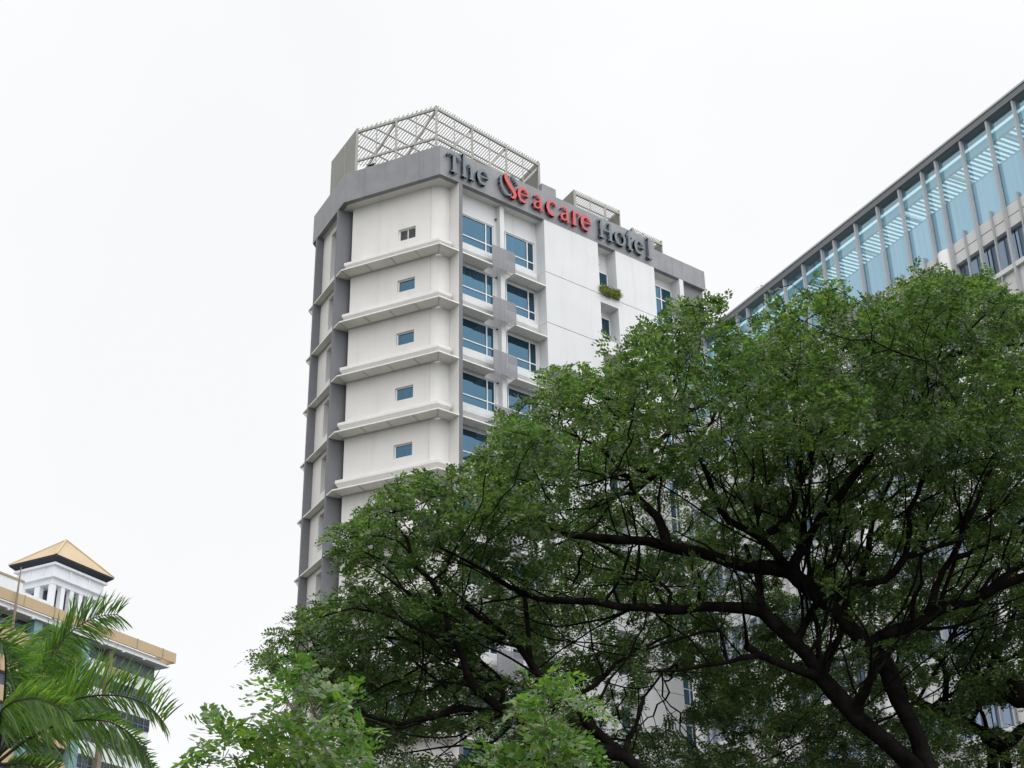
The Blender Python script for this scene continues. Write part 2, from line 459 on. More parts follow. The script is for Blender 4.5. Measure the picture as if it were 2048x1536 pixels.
# ---- ledge and canopy wrapping the corner on every storey
SB = inset(None, FL, FA, 0)
def wrap(d, sl, sr):
    """polyline at depth d: from s=sl on L round the corner to s=sr on R"""
    return [FL.o + dL * sl + nL * d, inset(None, FRr, FL, d), FRr.o + dR * sr + nR * d]
for k in range(NF):
    z = zc(k)
    prof = [(DW + .02, .84), (.47, .76), (.44, .73), (.44, .58), (.72, .32), (DW + .02, .28)]
    m = MB()
    rows = []
    for d, dz in prof:
        sl = 6.02 + (.0 if d > .6 else .1)
        rows.append([v3(p, z + dz) for p in wrap(d, sl, 1.12)])
    m.sweep(rows)
    m.poly([r[0] for r in rows][::-1]); m.poly([r[2] for r in rows])
    m.build('ledge', M['cream'], hotel)
    # canopy plate: fin tip, chamfer corner, L edge, tower corner, fin
    outl = [FA.o + dA * .74 - nA * .0, FL.o + dL * 6.0, HC, FRr.o + dR * 1.29]
    inl = [FRr.o + dR * 1.29 + nR * DW, inset(None, FRr, FL, DW - .01), FL.o + dL * 5.9 + nL * (DW - .01), FA.o + dA * .74 + nA * .95]
    m = MB(); poly = [v3(p, z) for p in outl + inl]
    m.prism(poly, (0, 0, .07))
    cp = m.build('canopy', M['canopy'], hotel)
    rb = MB()
    for s in (1.5, 3.0, 4.5):
        rb.bar(FL.p(s, .06, z - .02), FL.p(s, DW - .03, z - .02), .05, .036)
    cv = inset(None, FRr, FL, DW - .02)
    rb.bar(v3(HC + (cv - HC) * .06, z - .02), v3(cv, z - .02), .05, .036)
    bv = FL.o + dL * 5.92 + nL * (DW - .03)
    rb.bar(v3(FL.o + dL * 5.98 + (bv - (FL.o + dL * 5.98)) * .08, z - .02), v3(bv, z - .02), .05, .036)
    rb.bar(v3(FL.o + dL * 5.85 + nL * (DW - .05), z - .018), v3(inset(None, FRr, FL, DW - .05), z - .018), .035, .03)
    rb.build('canopy_rib', M['rib'], cp)

# ---- vertical fins
m = MB(); m.box(FRr, 1.29, 1.50, -.01, .74, 0, ZB + .01); m.build('fin', M['fin'], hotel)
m = MB(); m.box(FRr, 1.273, 1.288, .02, .86, 0, ZB + .005); m.build('fin_side', M['cream'], hotel)
m = MB(); m.box(FA, .74, .90, -.02, 1.0, 0, ZB + .01); m.build('fin', M['fin'], hotel)
m = MB(); m.box(FA, 3.98, 4.14, -.02, .5, 0, ZB + .01); m.build('fin', M['fin'], hotel)

# ---- chamfer (A) face: deep openings, canopies
DA = .42
aop = [(1.45, 2.75, zc(k) + .95, zc(k) + 2.95) for k in range(NF)]
aop[0] = (1.45, 2.75, zc(0) + .95, ZB - .45)
wa = walled(FA, .9, 3.98, 0, ZB + .2, DA, aop, .6); wa.build('wall', M['cream'], hotel)
wa2 = walled(FA, 4.14, 4.5, 0, ZB + .2, DA, [], .5); wa2.build('wall', M['cream'], hotel)
wk = MB().poly([FK.p(.3, DA, 0), FK.p(9, DA, 0), FK.p(9, DA, ZB + .2), FK.p(.3, DA, ZB + .2)]); wk.build('wall', M['cream'], hotel)
for k in range(NF):
    z = zc(k)
    m = MB(); m.box(FA, .9, 3.98, 0, DA - .005, z, z + .07); cp = m.build('canopy', M['canopy'], hotel)
    rb = MB(); rb.bar(FA.p(1.0, DA - .05, z - .018), FA.p(3.9, DA - .05, z - .018), .035, .03)
    rb.build('canopy_rib', M['rib'], cp)
    o = aop[k]
    m = MB()
    for b in ((o[0], o[0] + .06, o[2], o[3]), (o[1] - .06, o[1], o[2], o[3]), (o[0] + .06, o[1] - .06, o[2], o[2] + .06), (o[0] + .06, o[1] - .06, o[3] - .06, o[3])):
        m.box(FA, b[0], b[1], DA + .5, DA + .56, b[2], b[3])
    w = m.build('window', M['frame'], hotel)
    MB().poly([FA.p(o[0], DA + .55, o[2]), FA.p(o[1], DA + .55, o[2]), FA.p(o[1], DA + .55, o[3]), FA.p(o[0], DA + .55, o[3])]).build('pane', M['glass'], w)
    # bracketed canopy turning the far corner
    m = MB()
    pA = [FA.o + dA * 4.14, FA.o + dA * 4.86, FK.o + dK * 3.0 - nK * .08, FK.o + dK * 3.0 + nK * DA, inset(None, FA, FK, DA), FA.o + dA * 4.14 + nA * DA]
    m.prism([v3(p, z) for p in pA], (0, 0, .07))
    m.prism([v3(FA.o + dA * 4.74, z - .05), v3(FA.o + dA * 4.36 + nA * .4, z - .85), v3(FA.o + dA * 4.2 + nA * .5, z - .05)], nA * .05)
    m.build('canopy', M['canopy'], hotel)

# ---- sign (R) face
DR = .75
rop = []
for k in range(NF):
    z0 = zc(k) + 1.27; z1 = zc(k) + 3.12
    rop.append((2.05, 4.22, z0, z1)); rop.append((4.74, 7.14, z0, z1))
wr = walled(FRr, 1.50, 7.27, 0, ZB + .2, DR, rop, .12); wr.build('wall', M['white'], hotel)
def big_window(fr, s0, s1, z0, z1, d, mull, trans):
    m = MB(); t = .055
    for b in ((s0, s0 + t, z0, z1), (s1 - t, s1, z0, z1), (s0 + t, s1 - t, z0, z0 + t), (s0 + t, s1 - t, z1 - t, z1)):
        m.box(fr, b[0], b[1], d, d + .07, b[2], b[3])
    for s in mull: m.box(fr, s - .03, s + .03, d + .003, d + .07, z0 + t, z1 - t)
    for zz in trans:
        e = [s0 + t] + [q for s in mull for q in (s - .03, s + .03)] + [s1 - t]
        for i in range(0, len(e), 2): m.box(fr, e[i], e[i + 1], d + .006, d + .07, zz - .03, zz + .03)
    w = m.build('window', M['frame'], hotel)
    MB().poly([fr.p(s0, d + .05, z0), fr.p(s1, d + .05, z0), fr.p(s1, d + .05, z1), fr.p(s0, d + .05, z1)]).build('pane', M['glass'], w)
    return w
for k in range(NF):
    z = zc(k); z0 = z + 1.27; z1 = z + 3.12
    big_window(FRr, 2.05, 4.22, z0, z1, DR + .05, (3.71,), (z0 + .55,))
    big_window(FRr, 4.74, 7.14, z0, z1, DR + .05, (5.1, 6.65), (z0 + .55,))
    for s0, s1 in ((1.505, 4.05), (5.0, 7.0)):
        prof = [(DR + .01, .95), (.50, .92), (.47, .88), (.47, .66), (.66, .38), (DR + .01, .34)]
        m = MB(); m.prism([FRr.p(s0, d, z + dz) for d, dz in prof], dR * (s1 - s0)); m.build('ledge', M['white'], hotel)
    m = MB(); m.box(FRr, 1.505, 3.50, -.01, DR - .005, z, z + .07); cp = m.build('canopy', M['canopy'], hotel)
    rb = MB(); rb.bar(FRr.p(1.52, DR - .06, z - .02), FRr.p(3.48, DR - .06, z - .02), .035, .03)
    for s in (2.2, 2.85): rb.bar(FRr.p(s, DR - .2, z - .012), FRr.p(s, DR - .14, z - .012), .05, .02)
    rb.build('canopy_rib', M['rib'], cp)
    m = MB(); m.box(FRr, 5.08, 7.26, -.01, DR - .005, z, z + .07); cp = m.build('canopy', M['canopy'], hotel)
    rb = MB(); rb.bar(FRr.p(5.1, DR - .06, z - .02), FRr.p(7.2, DR - .06, z - .02), .035, .03)
    for s in (5.7, 6.4): rb.bar(FRr.p(s, DR - .2, z - .012), FRr.p(s, DR - .14, z - .012), .05, .02)
    rb.build('canopy_rib', M['rib'], cp)
    # perforated screen in front of the condenser bay: real slots
    m = MB(); zt = z + 1.27
    m.box(FRr, 3.50, 3.53, -.03, 0, z - .03, zt); m.box(FRr, 5.05, 5.08, -.03, 0, z - .03, zt)
    m.box(FRr, 4.27, 4.30, -.03, 0, z - .03, zt)
    for zz in np.arange(z - .03, zt, .075):
        m.box(FRr, 3.53, 4.27, -.022, -.006, zz, zz + .056); m.box(FRr, 4.30, 5.05, -.022, -.006, zz, zz + .056)
    m.build('perforated_screen', M['screen'], hotel)
    zl = z + (3.6 if k == 0 else 3.05)
    m = MB(); m.tube([FRr.p(4.31, DR + .0, zl), FRr.p(4.31, DR - .12, zl - .03)], [.035, .05], 8)
    m.build('wall_light', M['black'], hotel)
m = MB(); m.box(FRr, 4.40, 4.70, .40, DR + .01, 0, ZB + .005); m.build('pilaster', M['white'], hotel)
# return of the white wall and the white wall itself, cut into storey-high panels
GAPZ = [zc(k) + .97 for k in range(NF)]
nop = [(11.33, 12.70, zc(k) + 1.35, ZB + .3 if k == 0 else zc(k) + 3.70) for k in range(NF)]
edges = [ZB + .06] + GAPZ + [0]
for a, b in ((7.27, 11.33), (12.70, 15.83)):
    for i in range(len(edges) - 1):
        MB().box(FRr, a, b, .004, .9, edges[i + 1] + (.03 if edges[i + 1] > 0 else 0), edges[i]).build('wall_panel', M['white'], hotel, bevel=.012)
    MB().box(FRr, a + .02, b - .02, .06, .88, .1, ZB + .05).build('wall_core', M['cream'], hotel)
for k in range(NF):
    lo = nop[k + 1][3] if k < NF - 1 else 0
    MB().box(FRr, 11.33, 12.70, .006, .9, lo, nop[k][2]).build('spandrel', M['white'], hotel)
m = MB()
m.poly([FRr.p(11.33, .8, 0), FRr.p(12.70, .8, 0), FRr.p(12.70, .8, ZB + .2), FRr.p(11.33, .8, ZB + .2)]).build('wall', M['white'], hotel)
for k in range(NF):
    z0 = zc(k) + 1.62; z1 = zc(k) + 3.28
    if k == 0: z1 = zc(0) + 3.1
    big_window(FRr, 11.5, 12.66, z0, z1, .72, (11.98,), (z0 + .5,))
    m = MB(); m.tube([FRr.p(11.95, .8, z1 + .42), FRr.p(11.95, .68, z1 + .40)], [.05, .055], 8); m.build('wall_light', M['black'], hotel)
# third bay
MB().poly([FRr.p(15.83, .8, 0), FRr.p(18.0, .8, 0), FRr.p(18.0, .8, ZB + .2), FRr.p(15.83, .8, ZB + .2)]).build('wall', M['white'], hotel)
MB().box(FRr, 17.93, 18.26, .01, .9, 0, ZB + .004).build('pilaster', M['white'], hotel)
MB().box(FRr, 18.26, 20.15, .28, .9, 0, ZB + .006).build('wall', M['fin'], hotel)
for k in range(NF):
    z = zc(k)
    big_window(FRr, 15.95, 17.9, z + .75, z + 3.85, .72, (17.0,), (z + 1.65, z + 2.95))
# side and rear walls
MB().poly([v3(HD + nR * .28, 0), v3(BK0, 0), v3(BK0, ZB + .2), v3(HD + nR * .28, ZB + .2)]).build('wall', M['cream'], hotel)
MB().poly([v3(BK0, 0), v3(BK1, 0), v3(BK1, ZB + .2), v3(BK0, ZB + .2)]).build('wall', M['cream'], hotel)

# ---- rooftop louvred enclosures
def enclosure(P0, PR, PL, ang, zb, zt, side_len, posts_R, posts_L, diag, roof_depth, slat_step):
    """front corner P0, runs P0->PR and P0->PL; roof of thin slats running at azimuth ang"""
    P0, PR, PL = (np.array(p, float) for p in (P0, PR, PL))
    u = az(ang)
    root = bpy.data.objects.new('roof_screen', None); COL.objects.link(root); root.parent = hotel
    Z = np.array([0, 0, 1.0])
    for A_, B_, n, name in ((P0, PR, posts_R, 'R'), (P0, PL, posts_L, 'L')):
        for i in range(0 if name == 'R' else 1, n + 1):
            q = A_ + (B_ - A_) * i / n
            big = i % 2 == 0
            MB().bar(q + Z * zb, q + Z * (zt + (.06 if not big else -.05)), .13 if big else .06).build('post', M['lattice'], root)
        b = MB(); b.bar(A_ + Z * (zt - .2), B_ + Z * (zt - .2), .11, .15); b.bar(A_ + Z * (zb + (zt - zb) * .42), B_ + Z * (zb + (zt - zb) * .42), .09, .13)
        b.build('rail', M['lattice'], root)
        if diag:
            b = MB()
            for i in range(0, n, 2):
                q0 = A_ + (B_ - A_) * (i + .0) / n; q1 = A_ + (B_ - A_) * min(i + 2, n) / n
                if name == 'L': q0, q1 = q1, q0
                inn = u * .12
                b.bar(q0 + inn + Z * (zb + .0), q1 + inn + Z * (zt - .28), .10, .10)
            b.build('brace', M['lattice'], root)
    # purlins under the roof, parallel to R
    e = (PR - P0) / np.linalg.norm(PR - P0)
    pb = MB(); perp = np.array([u[1], -u[0], 0]); wR = float(np.linalg.norm(PR - P0))
    for t in np.arange(.9, roof_depth, 1.0):
        ep = float(e @ perp); eu = float(e @ u); tl = float((PL - P0) @ perp); ul = float((PL - P0) @ u)
        lam = min(-tl / ep, t / (eu - ep * ul / tl)) if diag else 0.0
        pb.bar(P0 + u * t - e * max(lam - .05, 0) + Z * (zt - .1), P0 + u * t + e * wR + Z * (zt - .1), .05, .07)
    pb.build('purlin', M['lattice'], root)
    # roof slats
    sl = MB(); wR = float(np.linalg.norm(PR - P0))
    perp = np.array([u[1], -u[0], 0])         # to the right of u
    tR = float((PR - P0) @ perp); tL = float((PL - P0) @ perp)
    for t in np.arange(tL + .05, tR, slat_step):
        ed = roof_depth if t >= 0 else side_len + (roof_depth - side_len) * (t - tL) / (0 - tL + 1e-6)
        if t >= 0: st = float((P0 + (PR - P0) * (t / tR)) @ u)
        else: st = float((P0 + (PL - P0) * (t / tL)) @ u)
        a = perp * (float(P0 @ perp) + t) + u * (st - .06); c = perp * (float(P0 @ perp) + t) + u * (st + ed)
        sl.bar(a + Z * (zt + .02), c + Z * (zt + .02), .024, .045)
    sl.build('roof_slat', M['lattice'], root)
    # louvred side walls
    for Q, ln, nm in ((PL, side_len, 'L'), (PR, roof_depth, 'R')):
        sw = MB()
        for zz in np.arange(zb, zt + .12, .105):
            sw.bar(Q + Z * zz, Q + u * ln + Z * zz, .03, .075)
        for t in np.arange(.05, ln, 1.6): sw.bar(Q + u * t + Z * zb, Q + u * t + Z * zt, .05)
        sw.build('louvre_wall', M['lattice'], root)
        if nm == 'L':
            MB().poly([tuple(Q + perp * .03 + Z * zb), tuple(Q + perp * .03 + u * ln + Z * zb), tuple(Q + perp * .03 + u * ln + Z * zt), tuple(Q + perp * .03 + Z * zt)]).build('louvre_back', M['lattice'], root)
    return root
pC = FRr.o + dR * .16 + nR * .6; pRt = FRr.o + dR * 8.1 + nR * 1.28; pLt = FL.o + dL * 5.5 + nL * .3
enclosure(pC, pRt, pLt, -30, 49.3, 53.1, 3.7, 6, 4, True, 6.8, .17)
pC2 = FRr.o + dR * 10.6 + nR * 1.0; pR2 = FRr.o + dR * 14.2 + nR * 1.0
enclosure(pC2, pR2, pC2 + az(-30) * .02 - dR * .05, -30, 49.3, 52.0, 3.2, 3, 1, False, 2.6, .15)
pC3 = FRr.o + dR * 15.6 + nR * 1.3; pR3 = FRr.o + dR * 18.0 + nR * 1.3
enclosure(pC3, pR3, pC3 + az(-30) * .02 - dR * .05, -30, 49.3, 51.4, 2.2, 3, 1, False, 2.2, .15)

# ------------------------------------------------------------------ the sign: every letter a solid of its own
sign = thing('hotel_sign', 'raised channel letters reading The Seacare Hotel along the grey parapet', 'sign')
def arcp(cx, cy, rx, ry, a0, a1, n=14):
    return [(cx + rx * cos(radians(a0 + (a1 - a0) * i / n)), cy + ry * sin(radians(a0 + (a1 - a0) * i / n))) for i in range(n + 1)]
def wv(n, a, b, c): return [a + (b - a) * (i / (n / 2)) if i <= n / 2 else b + (c - b) * ((i - n / 2) / (n / 2)) for i in range(n + 1)]
SER = .055
def g_e():
    o = arcp(.52, .5, .42, .46, 20, 330, 22); w = [.09 + .13 * max(0, sin((i / 22) * pi * 1.0)) for i in range(23)]
    top = arcp(.52, .5, .42, .46, 2, 22, 4)
    return [(arcp(.52, .5, .41, .45, 4, 318, 26), [.10 + .11 * sin(pi * min(1, i / 22)) if i < 22 else .11 - .015 * (i - 22) for i in range(27)]), ([(.16, .535), (.93, .535)], [.075, .075])]
def g_o(): return [(arcp(.5, .5, .40, .43, 0, 360, 32), [.11 + .07 * abs(cos(2 * pi * i / 32)) for i in range(33)])]
def g_c():
    n = 24
    return [(arcp(.52, .5, .42, .45, 48, 318, n), [.07 + .15 * sin(pi * i / n) for i in range(n + 1)]), ([(.80, .86), (.83, .70)], [.16, .05])]
def g_a():
    return [([(.18, .78), (.30, .90), (.45, .95), (.58, .90), (.66, .78), (.68, .60), (.68, .22), (.74, .08), (.94, .02)], [.06, .09, .10, .13, .16, .17, .17, .14, .05]),
            ([(.66, .58), (.46, .52), (.24, .42), (.15, .26), (.22, .10), (.40, .06), (.56, .14), (.66, .26)], [.07, .09, .13, .17, .15, .11, .08, .06])]
def g_r():
    return [([(.30, .95), (.30, .03)], [.19, .19]), ([(.10, .97), (.32, .95)], [.04, .10]), ([(.12, .03), (.52, .03)], [SER, SER]), ([(.34, .72), (.52, .90), (.72, .95), (.92, .86)], [.06, .10, .14, .18])]
def g_h():
    return [([(.22, 1.5), (.22, .03)], [.17, .17]), ([(.02, 1.52), (.24, 1.50)], [.04, .09]), ([(.04, .03), (.42, .03)], [SER + .03, SER + .03]),
            ([(.26, .70), (.44, .92), (.62, .94), (.74, .80), (.77, .55), (.77, .03)], [.06, .09, .13, .16, .17, .17]), ([(.60, .03), (.97, .03)], [SER + .03, SER + .03])]
def g_t(): return [([(.42, 1.32), (.42, .25), (.52, .07), (.70, .04), (.92, .12)], [.07, .21, .19, .13, .05]), ([(.05, .93), (.88, .93)], [.09, .09]), ([(.42, 1.3), (.20, 1.02), (.06, .93)], [.03, .08, .06])]
def g_l(): return [([(.5, 1.42), (.5, .03)], [.16, .16]), ([(.12, 1.45), (.54, 1.40)], [.04, .08]), ([(.08, .03), (.92, .03)], [SER + .02, SER + .02])]
def g_T(): return [([(.52, 1.12), (.52, .03)], [.20, .20]), ([(.28, .03), (.76, .03)], [SER + .02, SER + .02]),
                   ([(.02, .95), (.10, 1.10), (.28, 1.16), (.52, 1.13), (.76, 1.08), (.90, 1.05), (.99, .90)], [.04, .10, .11, .13, .13, .12, .04])]
def g_H(): return [([(.20, 1.18), (.20, .03)], [.18, .18]), ([(.80, 1.18), (.80, .03)], [.18, .18]), ([(.2, .62), (.8, .62)], [.10, .10]),
                   ([(.0, 1.16), (.22, 1.19)], [.04, .09]), ([(.62, 1.16), (.82, 1.19)], [.04, .09]), ([(.02, .03), (.38, .03)], [SER + .02, SER + .02]), ([(.62, .03), (.98, .03)], [SER + .02, SER + .02])]
GL = dict(e=g_e, o=g_o, c=g_c, a=g_a, r=g_r, h=g_h, t=g_t, l=g_l, T=g_T, H=g_H)
def stroke(m, pts, wid, s0, w, z0, d, off, depth=.15):
    """a pen stroke of varying width as a solid ribbon standing on the parapet"""
    P = [np.array([s0 + x * w, z0 + y]) for x, y in pts]; n = len(P); Lf = []; Rt = []
    for i in range(n):
        t = P[min(i + 1, n - 1)] - P[max(i - 1, 0)]; t /= np.linalg.norm(t) + 1e-9; q = np.array([-t[1], t[0]])
        Lf.append(P[i] + q * wid[i] / 2); Rt.append(P[i] - q * wid[i] / 2)
    dd = d - off
    for i in range(n - 1):
        quad = [Lf[i], Rt[i], Rt[i + 1], Lf[i + 1]]
        b = len(m.v)
        m.v += [FRr.p(q[0], dd, q[1]) for q in quad] + [FRr.p(q[0], dd + depth, q[1]) for q in quad]
        m.f += [[b, b + 1, b + 2, b + 3], [b + 7, b + 6, b + 5, b + 4], [b, b + 4, b + 5, b + 1], [b + 2, b + 6, b + 7, b + 3]]
        if i == 0: m.f.append([b, b + 3, b + 7, b + 4]) if False else m.f.append([b, b + 1, b + 5, b + 4])
        if i == n - 2: m.f.append([b + 2, b + 3, b + 7, b + 6])
    # end caps
    for i in (0, n - 1):
        b = len(m.v); m.v += [FRr.p(q[0], dd, q[1]) for q in (Lf[i], Rt[i])] + [FRr.p(q[0], dd + depth, q[1]) for q in (Rt[i], Lf[i])]
        m.f.append([b, b + 1, b + 2, b + 3])
LET = [('T', .30, 1.24, 0), ('h', 1.27, 2.17, 0), ('e', 2.36, 3.18, 0), ('S', 3.93, 5.19, 2), ('e', 5.20, 6.02, 1), ('a', 6.26, 7.14, 1), ('c', 7.32, 8.14, 1),
       ('a', 8.26, 9.14, 1), ('r', 9.17, 9.87, 1), ('e', 9.87, 10.70, 1), ('H', 11.25, 12.41, 0), ('o', 12.50, 13.40, 0), ('t', 13.44, 14.02, 0), ('e', 14.09, 14.93, 0), ('l', 15.08, 15.55, 0)]
ZBASE = 48.42
def letter(strokes, s0, w, red, lab=None):
    m = MB(); fce = MB()
    for i, (p, wd) in enumerate(strokes):
        stroke(m, p, wd, s0, w, ZBASE, -.20, i * .004)
        stroke(fce, p, wd, s0, w, ZBASE, -.235 - i * .003, 0, .032)
    o = m.build('letter', M['letter_red_side'] if red else M['letter_side'], sign)
    fce.build('letter_face', M['letter_red'] if red else M['letter'], o)
    if lab: o['label'] = lab
for ch, s0, s1, red in LET:
    w = s1 - s0
    if ch == 'S':
        letter([([(.40, 1.50), (.36, 1.36), (.36, 1.20), (.42, 1.02), (.54, .84), (.68, .64), (.80, .44), (.86, .26), (.82, .10), (.70, .02), (.60, .02)],
                 [.10, .22, .27, .28, .28, .27, .26, .24, .20, .12, .04])], s0, w, 1, 'red curved stroke of the capital S')
        letter([([(.12, 1.25), (.05, 1.0), (.06, .72), (.14, .44), (.28, .22), (.46, .08), (.60, .12), (.64, .24)], [.03, .10, .13, .14, .14, .13, .11, .05]),
                ([(.58, 1.05), (.52, 1.24), (.58, 1.40), (.72, 1.44), (.88, 1.34), (.94, 1.18), (.98, 1.0)], [.05, .10, .12, .13, .15, .14, .14])],
               s0, w, 0, 'thin blue-grey stroke curling round the red capital S')
        continue
    letter(GL[ch](), s0, w, red, 'red raised letter' if red else None)
m = MB()
for ch, s0, s1, red in LET:
    for q in ((s0 + s1) / 2 - .15, (s0 + s1) / 2 + .15): m.bar(FRr.p(q, -.1, ZBASE + .12), FRr.p(q, .0, ZBASE + .12), .03)
m.build('sign_bracket', M['black'], sign)

# ------------------------------------------------------------------ small things on the hotel
def blades(name, mat, parent, rng, centres, n, ln, wd, spread=1.0, upb=.5):
    V = []; Q = []
    for c in centres:
        for i in range(n):
            d = rng.normal(size=3); d[2] = abs(d[2]) * 1.0 + upb; d /= np.linalg.norm(d)
            x = np.cross(d, rng.normal(size=3)); x /= np.linalg.norm(x)
            L_ = ln * rng.uniform(.5, 1.1); o = np.array(c) + rng.normal(size=3) * .05 * spread
            b = len(V); V += [o - x * wd * .3, o + d * L_ * .5 - x * wd, o + d * L_ - np.array([0, 0, L_ * .15]), o + d * L_ * .5 + x * wd]
            Q.append([b, b + 1, b + 2, b + 3])
    return np_mesh(name, np.array(V), np.array(Q), mat, parent)
rng = np.random.default_rng(5)
shrub = thing('ledge_shrub', 'bushy green shrub growing on the sill of the narrow top recess', 'plant')
cs = [FRr.p(rng.uniform(11.35, 12.7), rng.uniform(-.25, .2), zc(0) + 1.12 + rng.uniform(-.2, .32)) for i in range(90)]
blades('foliage', M['shrub'], shrub, rng, cs, 18, .34, .022)
m = MB()
for i in range(12):
    a = FRr.p(11.5 + i * .1, .15, zc(0) + 1.2); m.tube([a, tuple(np.array(a) + rng.normal(size=3) * .12 + np.array([0, 0, .4]))], [.012, .006], 5)
m.build('stem', M['twig'], shrub)

dish = thing('satellite_dish', 'small white satellite dish on the roof edge above the last letters', 'satellite dish')
c = np.array(FRr.p(15.5, 1.0, 50.55)); ax = np.array([-.85, -.1, .5]); ax /= np.linalg.norm(ax)
x = np.cross(ax, (0, 0, 1)); x /= np.linalg.norm(x); y = np.cross(x, ax)
m = MB(); rows = []
for r in np.linspace(.02, .5, 6): rows.append([tuple(c + (x * cos(t) + y * sin(t)) * r + ax * (r * r * .5)) for t in np.linspace(0, 2 * pi, 21)])
m.sweep(rows); m.build('reflector', M['frame'], dish, smooth=True)
MB().tube([c + ax * .1, c + ax * .5 - y * .1], [.015, .015], 6).build('feed_arm', M['tan'], dish)
MB().tube([c, c - np.array([0, 0, 1.3])], [.03, .03], 6).build('mast', M['lattice'], dish)
ant = thing('tv_antenna', 'thin metal antenna with short cross bars beside the white satellite dish', 'antenna')
c = np.array(FRr.p(16.1, .9, 50.35))
MB().tube([c - np.array([0, 0, 1.1]), c], [.02, .015], 6).build('mast', M['lattice'], ant)
m = MB(); m.bar(c - dR * .1, c + dR * .8, .025)
for t in (.1, .35, .6, .8): m.bar(c + dR * t - nR * .25, c + dR * t + nR * .25, .015)
m.build('cross_bar', M['lattice'], ant)

bird = thing('crow', 'black bird perched on the grey parapet under the roof lattice', 'bird')
c = np.array(FL.p(4.5, .12, 50.0))
m = MB(); pts = [c + dL * t + np.array([0, 0, z]) for t, z in ((.26, .34), (.16, .27), (.05, .20), (-.08, .15), (-.18, .16), (-.26, .20), (-.31, .22))]
m.tube(pts, [.012, .03, .06, .085, .075, .055, .02], 10)
m.ball(c - dL * .27 + np.array([0, 0, .215]), .055, 10)
m.tube([c - dL * .31 + np.array([0, 0, .21]), c - dL * .40 + np.array([0, 0, .19])], [.02, .004], 6)
m.build('body', M['bird'], bird, smooth=True)
m = MB()
for q in (-.03, .03): m.tube([c + nL * q + np.array([0, 0, .1]), c + nL * q - np.array([0, 0, .005])], [.012, .008], 6)
m.build('leg', M['black'], bird)

# ================================================================== BLUE OFFICE BUILDING (right)
_r = ray(2000.0, 197.0); _h = hypot(_r[0], _r[1]); DO = 52.0
OP = np.array([_r[0] / _h * DO, _r[1] / _h * DO, 0])
dO = az(-27.6); nO = np.array([-dO[1], dO[0], 0]); nO = nO if nO[1] > 0 else -nO
FO = Frame(OP + nO * .28, dO, nO)
office = thing('office_building', 'long office block with cyan glass top storey and silver fins behind the tree', 'office building')
k_ = DO / 55.0
OT = 1.6 + (40.98 - 1.6) * k_         # roof edge
OG = OT - .40
OS = 1.6 + (36.17 - 1.6) * k_         # foot of the crown glass
OTR = OS + (OG - OS) * .47            # transom
S0, S1o = -16.0, 24.6
m = MB(); m.box(FO, S0, S1o + .3, -.26, .5, OT - .38, OT - .09); m.build('roof_edge', M['roofedge'], office)
m = MB(); m.box(FO, S0, S1o + .3, -.30, .6, OT - .086, OT); m.build('roof_trim', M['alu'], office)
# fin positions: groups of four bays then a narrow one
B1 = 1.62 * k_; fins = []; s = -.59 * k_ - 8 * B1 - 2 * .93 * k_
s = -.59 * k_
lst = [s + i * B1 for i in range(4)]; base = lst[-1]
lst = [-.59 * k_, 1.06 * k_, 2.7 * k_, 4.32 * k_]
per = 7.27 * k_
for j in range(-3, 5):
    for q in (4.32, 5.26, 6.80, 8.36, 9.97): 
        v = q * k_ + j * per
        if S0 < v < S1o - .1: fins.append(v)
fins = sorted(fins)
piers = [4.79 * k_ + j * per for j in range(-3, 5)]
for v in fins:
    MB().box(FO, v - .042, v + .042, -.21, -.03, 0, OT - .385).build('fin', M['alu'], office)
fl = sorted(fins + [S0, S1o])
for a, b in zip(fl, fl[1:]):
    if b - a < .2: continue
    m = MB(); m.poly([FO.p(a, 0, OTR), FO.p(b, 0, OTR), FO.p(b, 0, OG - .02), FO.p(a, 0, OG - .02)]); m.build('crown_pane', M['crown'], office)
    m = MB(); m.poly([FO.p(a, .004, OS), FO.p(b, .004, OS), FO.p(b, .004, OTR), FO.p(a, .004, OTR)]); m.build('crown_pane', M['lowglass'], office)
m = MB(); m.box(FO, S0, S1o, .012, .10, OTR - .07, OTR + .07); m.build('transom', M['alu'], office)
# terrace roof of white slats behind the glass, back wall
m = MB()
for s in np.arange(S0, S1o, .26): m.box(FO, s, s + .13, .55, 5.6, OG - .30, OG - .26)
m.build('roof_slat', M['slat'], office)
m = MB(); m.box(FO, S0, S1o, .40, .54, OG - .62, OG - .22)
for s in np.arange(S0 + 1, S1o, 3.2): m.box(FO, s, s + .10, .54, 5.6, OG - .46, OG - .305)
m.build('roof_beam', M['slat'], office)
m = MB(); m.box(FO, S0, S1o, 5.65, 5.9, OTR - 1.2, OG - 2.0); m.build('terrace_wall', M['panel'], office)
for q in piers:
    if S0 < q < S1o - .5:
        m = MB(); m.tube([FO.p(q, .12, 0), FO.p(q, .12, OS - .15)], [.42, .42], 20); m.build('pier', M['panel'], office, smooth=True)
